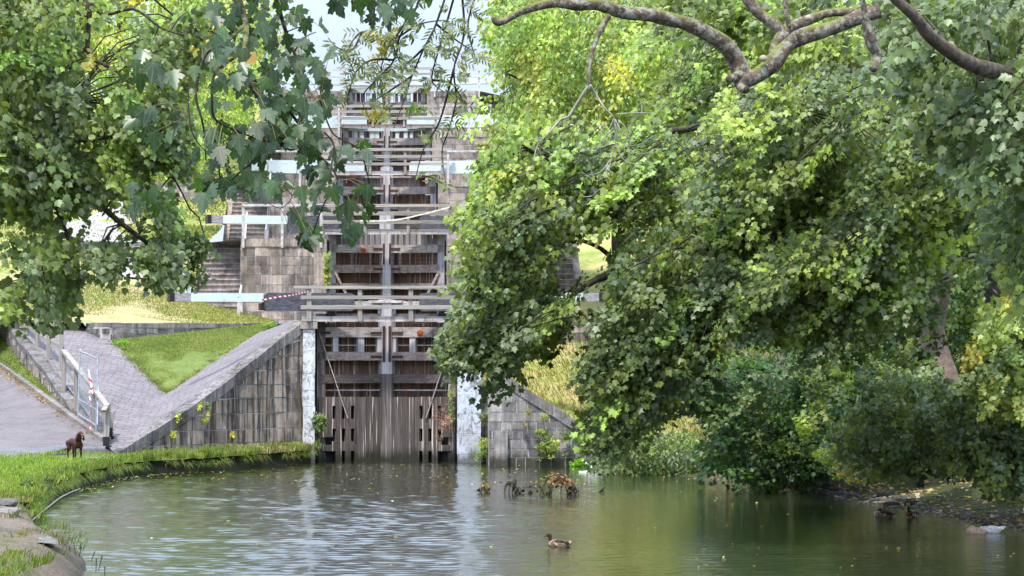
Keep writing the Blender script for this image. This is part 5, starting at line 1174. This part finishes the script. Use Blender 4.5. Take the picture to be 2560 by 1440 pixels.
# ---- grass blades
def blades(name,pts,h,w,lean,pal,kind='stuff',seed=1,hv=.4,up=1):
    rng=np.random.default_rng(seed); n=len(pts); p=np.array(pts,dtype=float)
    hh=h*rng.uniform(1-hv,1+hv,n); a=rng.uniform(0,2*np.pi,n); ln=np.array(lean)[None,:]+rng.normal(0,.35,(n,3)); ln[:,2]=np.abs(ln[:,2])*0
    side=np.stack([np.cos(a),np.sin(a)*.5,np.zeros(n)],1)*w/2
    m=p+ln*hh[:,None]*.35+np.array([0,0,1.])*hh[:,None]*(.6 if up>0 else .12); t=p+ln*hh[:,None]*1.0+np.array([0,0,1.])*(hh*rng.uniform(.3,.95,n)*up)[:,None]
    v=np.stack([p-side,p+side,m+side*.7,m-side*.7,t],1).reshape(-1,3); b=(np.arange(n)*5)[:,None]
    f=np.concatenate([b+np.array([[0,1,2,3]]),b+np.array([[3,2,4]])],1).reshape(-1)
    ls=np.stack([np.arange(n)*7,np.arange(n)*7+4],1).reshape(-1)
    me=bpy.data.meshes.new(name); me.vertices.add(n*5); me.vertices.foreach_set('co',v.reshape(-1).astype(np.float32)); me.loops.add(len(f)); me.loops.foreach_set('vertex_index',f.astype(np.int32))
    me.polygons.add(2*n); me.polygons.foreach_set('loop_start',ls.astype(np.int32)); me.update(calc_edges=True)
    pal=np.array(pal); 
    # patches of colour
    idx=np.array([int((mnoise.noise(Vector((q[0]*.9,q[1]*.9,seed)))*.5+.5+rng.normal(0,.12))*len(pal))%len(pal) for q in p]) if n<60000 else rng.integers(0,len(pal),n)
    c=np.ones((n*5,4)); c[:,:3]=np.repeat(pal[idx]*np.exp(rng.normal(0,.2,(n,1))),5,0)
    at=me.attributes.new('col','FLOAT_COLOR','POINT'); at.data.foreach_set('color',c.reshape(-1).astype(np.float32))
    o=link(name,me,M['blade']); return tag(o,kind=kind)
rng=np.random.default_rng(77)
GR=[(.085,.14,.03),(.14,.20,.04),(.20,.25,.06),(.07,.115,.03)]; ST=[(.34,.31,.15),(.27,.23,.11),(.22,.27,.07),(.38,.34,.19)]
pts=[]
for _ in range(15000):
    y=rng.uniform(40,93.3); o=abs(rng.normal(0,.35)) if rng.random()<.75 else rng.uniform(0,2.2)
    if 44<y<61 and rng.random()<.9: continue
    if abs(y-82)<1.6 and abs(pl(LEFTW,y)-o+8.4)<.9: continue
    pts.append((pl(LEFTW,y)-o-.02,y,.40 if o<.3 else .47))
blades('grass',pts[::2],.17,.018,(.5,-.35,0),GR[:4],seed=2)
pts=[]
for _ in range(2600):
    y=rng.uniform(61,93.6)
    if mnoise.noise(Vector((y*.8,3,0)))<-.12: continue
    pts.append((pl(LEFTW,y)-rng.uniform(-.12,.10),y,rng.uniform(.24,.44)*(.8+.5*mnoise.noise(Vector((y*1.1,0,0))))))
blades('grass',pts,.30,.018,(.45,-.75,0),[(.06,.11,.02),(.11,.17,.03),(.16,.15,.05)],seed=12,up=-.55)
def tufts(name,centres,n,h,w,pal,seed,spread=.10,flop=.9):
    rg=np.random.default_rng(seed); P_=[];D=[];Hh=[];Cc=[]
    for c in centres:
        hh=h*rg.uniform(.5,1.35); col=np.array(pal[rg.integers(0,len(pal))])*rg.uniform(.75,1.3); k=int(n*rg.uniform(.5,1.4))
        for _ in range(k):
            an=rg.uniform(0,6.28); rr=abs(rg.normal(0,spread)); P_.append((c[0]+math.cos(an)*rr,c[1]+math.sin(an)*rr,c[2])); D.append((math.cos(an)*rg.uniform(.2,flop),math.sin(an)*rg.uniform(.2,flop),0)); Hh.append(hh*rg.uniform(.6,1.2)); Cc.append(col*rg.uniform(.75,1.3))
    p=np.array(P_);d=np.array(D);hh=np.array(Hh);m=len(p); a_=rg.uniform(0,6.28,m); side=np.stack([np.cos(a_),np.sin(a_)*.5,np.zeros(m)],1)*w/2; up=np.array([0,0,1.])
    q1=p+d*hh[:,None]*.35+up*hh[:,None]*.65; q2=p+d*hh[:,None]*.85+up*(hh*rg.uniform(.1,1.0,m))[:,None]
    v=np.stack([p-side,p+side,q1+side*.7,q1-side*.7,q2],1).reshape(-1,3); b=(np.arange(m)*5)[:,None]
    f=np.concatenate([b+np.array([[0,1,2,3]]),b+np.array([[3,2,4]])],1).reshape(-1); ls=np.stack([np.arange(m)*7,np.arange(m)*7+4],1).reshape(-1)
    me=bpy.data.meshes.new(name); me.vertices.add(m*5); me.vertices.foreach_set('co',v.reshape(-1).astype(np.float32)); me.loops.add(len(f)); me.loops.foreach_set('vertex_index',f.astype(np.int32))
    me.polygons.add(2*m); me.polygons.foreach_set('loop_start',ls.astype(np.int32)); me.update(calc_edges=True)
    c=np.ones((m*5,4)); c[:,:3]=np.repeat(np.array(Cc),5,0); at=me.attributes.new('col','FLOAT_COLOR','POINT'); at.data.foreach_set('color',c.reshape(-1).astype(np.float32))
    return tag(link(name,me,M['blade']),kind='stuff')
BR=[(.14,.19,.04),(.18,.235,.055),(.10,.14,.03),(.22,.23,.08)]
cs=[]
for _ in range(210):
    y=rng.uniform(84.3,93.6); o=rng.uniform(-.12,1.2)*(1-.055*(y-84)); cs.append((pl(LEFTW,y)-o,y,.40))
tufts('grass',[c for c in cs if c[1]<89.5 or rng.random()<.3],34,.31,.022,BR,31)
tufts('grass',[c for c in cs if c[1]>=89.3],34,.28,.022,ST+BR[3:],32)
tufts('grass',[(pl(LEFTW,y)-rng.uniform(-.05,.5),y,.40) for y in rng.uniform(62,84.5,150)],30,.24,.022,GR+BR[:1],33)
tufts('grass',[(pl(LEFTW,y)-rng.uniform(.15,3.2),y,.50) for y in rng.uniform(40,62,46)],30,.14,.014,[(.16,.17,.05),(.20,.18,.08),(.12,.16,.03)],34)
# ragged edges of the lawn triangle and weeds in the cobbles
ed=[tuple(a_.lerp(b_,rng.random())+Vector((rng.normal(0,.07),rng.normal(0,.12),-.01))) for a_,b_ in ((P(415,985,94),P(345,915,96.5)),(P(345,915,96.5),P(278,852,99)),(P(415,985,94),P(540,900,97)),(P(540,900,97),P(688,808,101))) for _ in range(60)]
tufts('grass',ed,14,.11,.016,BR,35,spread=.09)
pts=[]
for _ in range(26000):
    y=rng.uniform(91.8,108) ; x=rng.uniform(3.2,12)
    if y<93.5 and x<3.3: continue
    pts.append((x,y,HR(x,y)-.02))
blades('grass',pts,.15,.032,(-.8,-.8,0),ST+GR[1:3]+GR[1:3],seed=5,hv=.8)
pts=[]
for _ in range(12000):
    x=rng.uniform(7,14); y=rng.uniform(85.5,92); 
    if x<pl(RIGHTW,min(y,90.4))+.2: continue
    pts.append((x,y,HR(x,y)-.02))
blades('grass',pts,.26,.026,(-.5,-.6,0),ST+GR,seed=6,hv=.7)
def tri_pts(n,a,b,c):
    out=[]
    for _ in range(n):
        u,v=rng.random(),rng.random()
        if u+v>1: u,v=1-u,1-v
        out.append(tuple(a+(b-a)*u+(c-a)*v))
    return out
C0,A0,B0=P(415,985,94),P(278,852,99),P(688,808,101)
blades('grass',tri_pts(30000,C0,A0,B0),.07,.014,(0,-.1,0),[(.13,.185,.045),(.19,.24,.065),(.26,.28,.10)],seed=7)
# pts near the road: verge
KP2=resample(KP[6:],200); RW2=resample(RWb,200)
pts=[tuple(KP2[i].lerp(RW2[i],rng.random())+Vector((0,0,.01))) for i in rng.integers(0,170,6000)]
blades('grass',pts,.09,.018,(0,-.1,0),GR,seed=8)
pts=[]
for _ in range(20000):
    y=rng.uniform(62,84.3); x0=pl(LEFTW,y); x=x0-rng.uniform(.2,9)
    if 967+7500*x/y>-30 and not (abs(y-82)<1.2 and abs(x+8.4)<.75): pts.append((x,y,.5+.11*min(1,(x0-x)/2.0)))
blades('grass',pts,.12,.02,(.1,-.2,0),[(.13,.24,.03),(.20,.30,.05),(.26,.28,.08)],seed=9)

pts=[]
LD=[([-3.9,101.6],[-14,102.2]),([-4.2,112],[-16,113])]
for _ in range(22000):
    u,v=rng.random(),rng.random(); x=-4.2-u*9.5; y=101.7+v*10
    z=float(np.interp(-x,[4.15,7.1,9,16],[z1+.02+.2*v,z1+.05+.9*v,4.4+1.45*v,4.75+1.5*v])); pts.append((x,y,z+.0))
blades('grass',pts,.07,.035,(0,-.2,0),[(.30,.27,.13),(.24,.26,.09),(.18,.22,.06),(.36,.31,.18)],seed=10,hv=.6)
pts=[]
for _ in range(26000):
    y=rng.uniform(112,150); x=-(rng.uniform(7.2,26) if rng.random()<.8 else rng.uniform(7.16,9)); pts.append((x,y,HL(x,y)))
blades('grass',pts,.13,.07,(0,-.2,0),[(.28,.26,.12),(.21,.24,.08),(.16,.21,.06),(.34,.30,.17)],seed=11,hv=.6)
# ------------------------------------------------ animals and small things
def body(name,parts,mat,parent,vox=.012,sm=6):
    """parts: ellipsoids ('b',c,rx,ry,rz,rot) and tapered limbs ('t',[pts],[radii]); merged into one continuous skin"""
    b=MB()
    for p in parts:
        if p[0]=='b': b.ball(p[1],p[2],p[3],p[4],16,12,rot=p[5] if len(p)>5 else None)
        else:
            b.tube(p[1],p[2],10)
            for q,rr in zip(p[1],p[2]): b.ball(q,rr,rr,rr,10,8)
    o=b.build(name,mat,parent); m=o.modifiers.new('skin','REMESH'); m.mode='VOXEL'; m.voxel_size=vox; m.use_smooth_shade=True
    s=o.modifiers.new('soft','SMOOTH'); s.iterations=sm; s.factor=.5; return o
def Rz(a): return Matrix.Rotation(R(a),3,'Z')
def place(pts,rz,loc,sc=1):
    m=Rz(rz); return [m@(Vector(p)*sc)+Vector(loc) for p in pts]
def dog():
    Y=82.0; foot=P(188,1147,Y); r=thing('dog','chocolate brown spaniel standing on the flat bank stone with its mouth open','dog',tuple(foot))
    rz=-58; S=1.12     # local +x is forwards
    T=lambda *p:place([p],rz,foot,S)[0]
    V=lambda ps:place(ps,rz,foot,S)
    rt=Rz(rz)
    parts=[('b',T(-.17,0,.40),.15,.11,.115,rt),('b',T(0,0,.39),.17,.115,.125,rt),('b',T(.15,0,.385),.12,.115,.15,rt),
      ('t',V([(.16,0,.44),(.24,0,.53),(.27,0,.585)]),[.095,.075,.065]),
      ('b',T(.28,0,.615),.082,.072,.072,rt),('t',V([(.30,0,.60),(.385,0,.578)]),[.048,.036])]
    for sy in (-.075,.075):
        parts.append(('t',V([(.16,sy,.36),(.155,sy,.22),(.165,sy,.10),(.165,sy,.03)]),[.062,.038,.028,.028])); parts.append(('b',T(.185,sy,.018),.042,.03,.02,rt))
        parts.append(('t',V([(-.22,sy,.38),(-.19,sy,.26),(-.265,sy,.15),(-.245,sy,.03)]),[.085,.055,.03,.026])); parts.append(('b',T(-.225,sy,.018),.042,.03,.02,rt))
    parts.append(('t',V([(-.29,0,.46),(-.36,0,.44),(-.40,0,.40)]),[.03,.022,.018]))
    body('body',parts,M['dog'],r,.011)
    for sy in (-1,1):
        b=MB(); b.ball(T(.265,sy*.088,.545),.045,.022,.10,12,10,rot=rt@Matrix.Rotation(R(sy*14),3,'X')); b.ball(T(.26,sy*.098,.50),.05,.026,.065,12,8,rot=rt); smooth(b.build('ear',M['dog'],r))
        b=MB(); b.ball(T(.345,sy*.034,.628),.010); smooth(b.build('eye',M['black'],r))
    b=MB(); b.ball(T(.40,0,.588),.028,.034,.026,rot=rt); smooth(b.build('muzzle',M['dog_face'],r))
    b=MB(); b.ball(T(.425,0,.592),.012,.016,.011); smooth(b.build('nose',M['black'],r))
    b=MB(); b.ball(T(.40,0,.540),.022,.020,.014,rot=rt); smooth(b.build('tongue',M['tongue'],r))
dog()
def stone(name,label,c,sx,sy,sz,mat,seed,cat='stone',group=None):
    me=bpy.data.meshes.new(name); bm=bmesh.new(); bmesh.ops.create_icosphere(bm,subdivisions=3,radius=1)
    for v in bm.verts:
        n=1+.22*mnoise.noise(v.co*1.4+Vector((seed,0,0)))+.10*mnoise.noise(v.co*3+Vector((0,seed,0))); v.co=Vector((max(-.85,min(.85,v.co.x*n))*sx,max(-.85,min(.85,v.co.y*n))*sy,max(-.7,min(.62,v.co.z*n))*sz))+Vector(c)
    bm.to_mesh(me); bm.free(); a=me.attributes.new('tint','FLOAT','POINT'); a.data.foreach_set('value',[random.uniform(.7,1.2)]*len(me.vertices))
    o=link(name,me,mat); return tag(o,label,cat,group)
p=P(188,1147,82.0); stone('flat_stone','flat pale stone slab under the dog on the grassy bank',(p.x+.05,82.0,p.z-.14),.62,.75,.22,M['kerb'],3)
p=P(222,1142,83); stone('flat_stone','rounded mossy stone beside the dog stone',(p.x+.15,83.,.42),.32,.5,.2,M['stone'],8)
for k,(x,y,Y,w,d,lab) in enumerate(((2,1268,58.5,.3,1.0,'worn flat paving slab at the near left edge of the water'),(8,1300,55.5,.28,.9,'second worn slab below the nettle clump'))):
    p=P(x,y,Y); stone('bank_slab',lab,(p.x,Y,.50),w*1.2,d*1.2,.10,M['slab'],20+k)
g=loft('gravel',M['gravel'],[[P(20,1335,49.5),P(40,1372,47.8),P(90,1400,46.6)],[P(105,1345,49.3),P(135,1375,47.6),P(165,1400,46.4)]],nu=20,nv=8,bump=.03,bs=3)
for v in g.data.vertices: v.co.z=.50+.03*mnoise.noise(v.co*4)
tag(g,kind='structure')
# ducks: local +x forwards, waterline at 0
def duck(label,px,py,Y,rz,style,S=1.0,head=True,group=None):
    w=P(px,py,Y); w.z=0; r=thing('duck',label,'duck',tuple(w)); T=lambda *p:place([p],rz,w,S)[0]; rt=Rz(rz); V=lambda ps:place(ps,rz,w,S)
    bm_,hm={'brown':('duck_brown','duck_dark'),'drake':('duck_brown','duck_head'),'pale':('duck_pale','duck_pale'),'fawn':('duck_pink','duck_pink')}[style]
    tilt=rt@Matrix.Rotation(R(-6),3,'Y')
    body('body',[('b',T(-.02,0,.045),.20,.105,.085,rt),('b',T(.09,0,.055),.11,.095,.085,rt),('b',T(-.17,0,.075),.10,.06,.035,tilt),('t',V([(-.2,0,.08),(-.28,0,.105)]),[.04,.015])],M[bm_],r,.008,4)
    if head is True:
        body('head',[('t',V([(.13,0,.08),(.17,0,.15),(.175,0,.21)]),[.048,.033,.034]),('b',T(.19,0,.235),.046,.036,.04,rt)],M[hm],r,.006,3)
        b=MB(); b.ball(T(.255,0,.222),.042,.019,.011,10,6,rot=rt@Matrix.Rotation(R(14),3,'Y')); smooth(b.build('bill',M['duck_dark' if style=='brown' else 'bill'],r))
    elif head=='tucked':
        body('head',[('b',T(.07,.02,.15),.055,.04,.042,rt),('t',V([(.12,0,.09),(.10,.01,.14)]),[.04,.035])],M['duck_dark' if style!='fawn' else hm],r,.006,3)
        b=MB(); b.ball(T(.01,.03,.14),.035,.018,.01,10,6,rot=rt); smooth(b.build('bill',M['duck_dark'],r))
    for sy in (-1,1):
        b=MB(); b.ball(T(-.06,sy*.078,.085),.145,.028,.048,14,8,rot=tilt); smooth(b.build('wing',M['duck_dark' if style in('brown','drake') else bm_],r))
    b=MB(); b.tube(V([(-.15,-.075,.05),(-.27,-.03,.09)]),[.012,.006],6); b2=b.build('tail_stripe',M['duck_pale'],r) if style=='brown' and head is True else None
    if style=='drake':
        b=MB(); b.ball(T(.12,0,.07),.085,.086,.088,14,10,rot=rt); smooth(b.build('breast',M['duck_chest'],r))
duck('brown speckled duck swimming alone in mid pool, facing left',1396,1367,53.4,182,'brown',.86)
duck('brown duck resting with its head tucked, leftmost by the gravel shore',2208,1291,63,175,'brown',.95,'tucked')
duck('dark headed drake with chestnut breast facing the camera by the shore',2280,1292,62.8,235,'drake',.95)
duck('small fawn brown duck asleep beside the pale duck',2438,1334,57.2,150,'fawn',.75,'tucked')
duck('pale grey duck sleeping at the right shore edge',2474,1331,57.4,185,'pale',1.1,'tucked')
# branches sticking out of the pool
def debris(label,px0,px1,pyb,pyt,n,seed,leafcol,nl):
    rng=np.random.default_rng(seed); Y=Yz(pyb,0); r=thing('sunken_branch',label,'branch',tuple(P((px0+px1)/2,pyb,Y)))
    b=MB(); tips=[]
    for k in range(n):
        if k<n*.55:   # arches
            xa=px0+(px1-px0)*rng.uniform(0,.35); xb=px1-(px1-px0)*rng.uniform(0,.3); top=pyb-(pyb-pyt)*rng.uniform(.65,1.05); xm=xa+(xb-xa)*rng.uniform(.35,.65)
            path=[P(xa,pyb+5,Y+rng.uniform(-.2,.2)),P(xa+(xm-xa)*.35,pyb-(pyb-top)*.7,Y),P(xm,top,Y+rng.uniform(-.2,.2)),P(xm+(xb-xm)*.6,pyb-(pyb-top)*.75,Y),P(xb,pyb-(pyb-top)*.25,Y+rng.uniform(-.2,.2)),P(xb-rng.uniform(-3,6),pyb+3,Y)]
        else:
            x=rng.uniform(px0,px1); d=rng.normal(0,14); h_=(pyb-pyt)*rng.uniform(.25,.6); path=[P(x,pyb+4,Y+rng.uniform(-.2,.2)),P(x+d*.4,pyb-h_*.6,Y),P(x+d,pyb-h_,Y),P(x+d*1.8,pyb-h_*.7,Y)]
        c=catmull(path,5); N=len(c); b.tube(c,[.015*(1-.5*i/(N-1)) for i in range(N)],5); tips+=c[4:-2]
    smooth(b.build('stems',M['bark_dark'],r))
    idx=rng.integers(0,len(tips),nl); pos=np.array([tuple(tips[i]+Vector(rng.normal(0,.05,3))) for i in idx])
    pos=pos[pos[:,2]>.0]
    m=len(pos); hi=(pos[:,2]>(pyb-pyt)*Y/F*.45)
    col=np.where(hi[:,None],np.array(leafcol)[None],np.array((.035,.022,.016))[None])*np.exp(rng.normal(0,.35,(m,1)))
    leaf_mesh('dead_leaves',pos,rng.normal(0,1,(m,3))+np.array([0,0,-.6]),rng.normal(0,1,(m,3))+np.array([0,-.7,.3]),rng.uniform(.05,.11,m),col,'oval',M['leaf_matt'],r)
debris('small dead branch with yellowed leaves, leftmost in the pool',1198,1220,1232,1205,3,1,(.30,.22,.09),34)
debris('dark tangled twigs standing in the pool between two larger branches',1255,1303,1234,1202,7,2,(.06,.045,.035),46)
debris('big arching dead branch with orange brown leaves in the pool',1345,1446,1238,1184,11,3,(.34,.21,.12),230)
debris('tiny scrap of twig floating left of the arching branch',1320,1332,1234,1228,2,4,(.05,.04,.03),8)
a=Yz(1231,0); b=MB(); b.tube([P(1500,1233,a),P(1507,1222,a),P(1511,1216,a)],[.045,.03,.012],7); b.tube([P(1500,1232,a),P(1512,1231,a)],[.03,.012],6); tag(smooth(b.build('snag',M['bark_dark'])),'short dark pointed stump sticking out of the pool','stump')
# foam, floating leaves, shore stones
def scatter(name,pts,size,cols,mat,seed,shape='oval',flat=.12):
    rng=np.random.default_rng(seed); n=len(pts); a=rng.uniform(0,6.28,n); tip=np.stack([np.cos(a),np.sin(a),rng.normal(0,flat,n)],1); nr=np.array([0,0,1.])[None]+rng.normal(0,flat,(n,3))
    c=np.array(cols)[rng.integers(0,len(cols),n)]*np.exp(rng.normal(0,.2,(n,1)))
    o=leaf_mesh(name,np.array(pts),tip,nr,size*rng.uniform(.5,1.4,n),c,shape,mat,None,fold=.1,droop=.1); return tag(o,kind='stuff')
rng=np.random.default_rng(99); pts=[]
while len(pts)<420:
    y=rng.uniform(44,91) if rng.random()<.45 else rng.uniform(78,92); x=rng.uniform(-8,12)
    if pl(LEFTW,y)+.1<x<pl(RIGHTW,min(y,90.4))-.05 and y<93: pts.append((x,y,.012))
for _ in range(160):
    y=rng.uniform(74,86); pts.append((pl(LEFTW,y)+abs(rng.normal(0,.25)),y,.012))
scatter('floating_leaves',pts,.07,[(.45,.40,.16),(.5,.48,.4),(.30,.26,.08)],M['leaf_matt'],1)
pts=[]
for _ in range(1500):
    y=rng.uniform(52,80); d=rng.uniform(.05,3.2); x=pl(RIGHTW,y)+d; pts.append((x,y,HR(x,y)+.02))
scatter('leaf_litter',pts,.10,[(.30,.20,.08),(.40,.30,.14),(.18,.10,.05),(.45,.38,.22)],M['leaf_matt'],2,'maple_lo',.4)
pts=[]
kk=resample(KP,300)
for _ in range(420):
    i=rng.integers(0,260); q=kk[i]; pts.append((q.x-abs(rng.normal(0,.16))-.1,q.y-rng.uniform(0,.3),q.z+.04))
scatter('leaf_litter',pts,.07,[(.30,.18,.08),(.22,.12,.06),(.36,.26,.12)],M['leaf_matt'],6,'maple_lo',.4)
def rocks(name,pts,smin,smax,mat,seed):
    rng=np.random.default_rng(seed); b=MB()
    for p in pts:
        s=rng.uniform(smin,smax); b.ball(p,s,s*rng.uniform(.6,1),s*rng.uniform(.3,.6),7,5,rot=Matrix.Rotation(rng.uniform(0,6),3,'Z'),tint=rng.uniform(.6,1.4))
    return b.build(name,mat)
pts=[]
for _ in range(1500):
    y=rng.uniform(54,82); d=abs(rng.normal(0,.7)); x=pl(RIGHTW,y)+d-.03; pts.append((x,y,HR(x,y)+.01))
tag(rocks('shingle',pts,.02,.075,M['shingle'] if 'shingle' in M else M['kerb'],5),kind='stuff')
k=0
for y in np.linspace(66.5,79,26):
    x=pl(RIGHTW,y)+rng.uniform(.0,.9); s=rng.uniform(.10,.24); stone('rock','dark wet rock lying along the shaded right shore',(x,y,HR(x,y)+.03),s,s*.7,s*.55,M['rock_dark'],k*1.7,'rock','dark rocks along the right shore'); k+=1
# sheet piling at the shore under the ivy mound
r=thing('timber_piling','old yellowed timber piling holding the bank under the ivy mound','piling',tuple(P(1805,1205,80.6))); b=MB(); b2=MB()
for i in range(9):
    px=1768+i*9; Yp=81.6-i*.27; p=P(px,1195,Yp); b.box(p.x-.045,p.x+.045,Yp,Yp+.07,-.25,.40-.02*random.random(),random.uniform(.8,1.2))
    if i%2==0: b2.box(p.x-.02,p.x+.02,Yp-.05,Yp-.002,-.25,.06,1)
b.build('boards',M['sheet'],r); b2.build('stakes',M['wood_dark'],r)
# foam where the bywash falls in
def foam(name,path,w,h,seed):
    b=MB(); rg=np.random.default_rng(seed)
    for p in resample(path,60):
        if rg.random()<.35: continue
        for _ in range(2): b.ball(p+Vector((rg.normal(0,.10),rg.normal(0,w*1.6),0)),rg.uniform(.02,.06),rg.uniform(.02,.09),rg.uniform(.006,h),7,5)
    return tag(smooth(b.build(name,M['foam'])),kind='stuff')
foam('foam',[W0(1455,1180,0.),W0(1475,1180,0.),W0(1492,1178,0.),W0(1508,1176,0)],.14,.035,1)
foam('foam',[P(1478,1150,89.5),P(1490,1163,88.8),P(1500,1172,88.0),P(1508,1178,87.2)],.05,.07,2)
# thin pale edging stick along the left waterline
b=MB(); b.tube(catmull([W0(82,1300,.03),W0(105,1280,.03),W0(128,1262,.03),W0(150,1245,.03),W0(175,1232,.03),W0(200,1222,.03)],5),.02,6); tag(b.build('floating_stick',M['twig_pale']),'long thin pale stick floating along the left bank','stick')
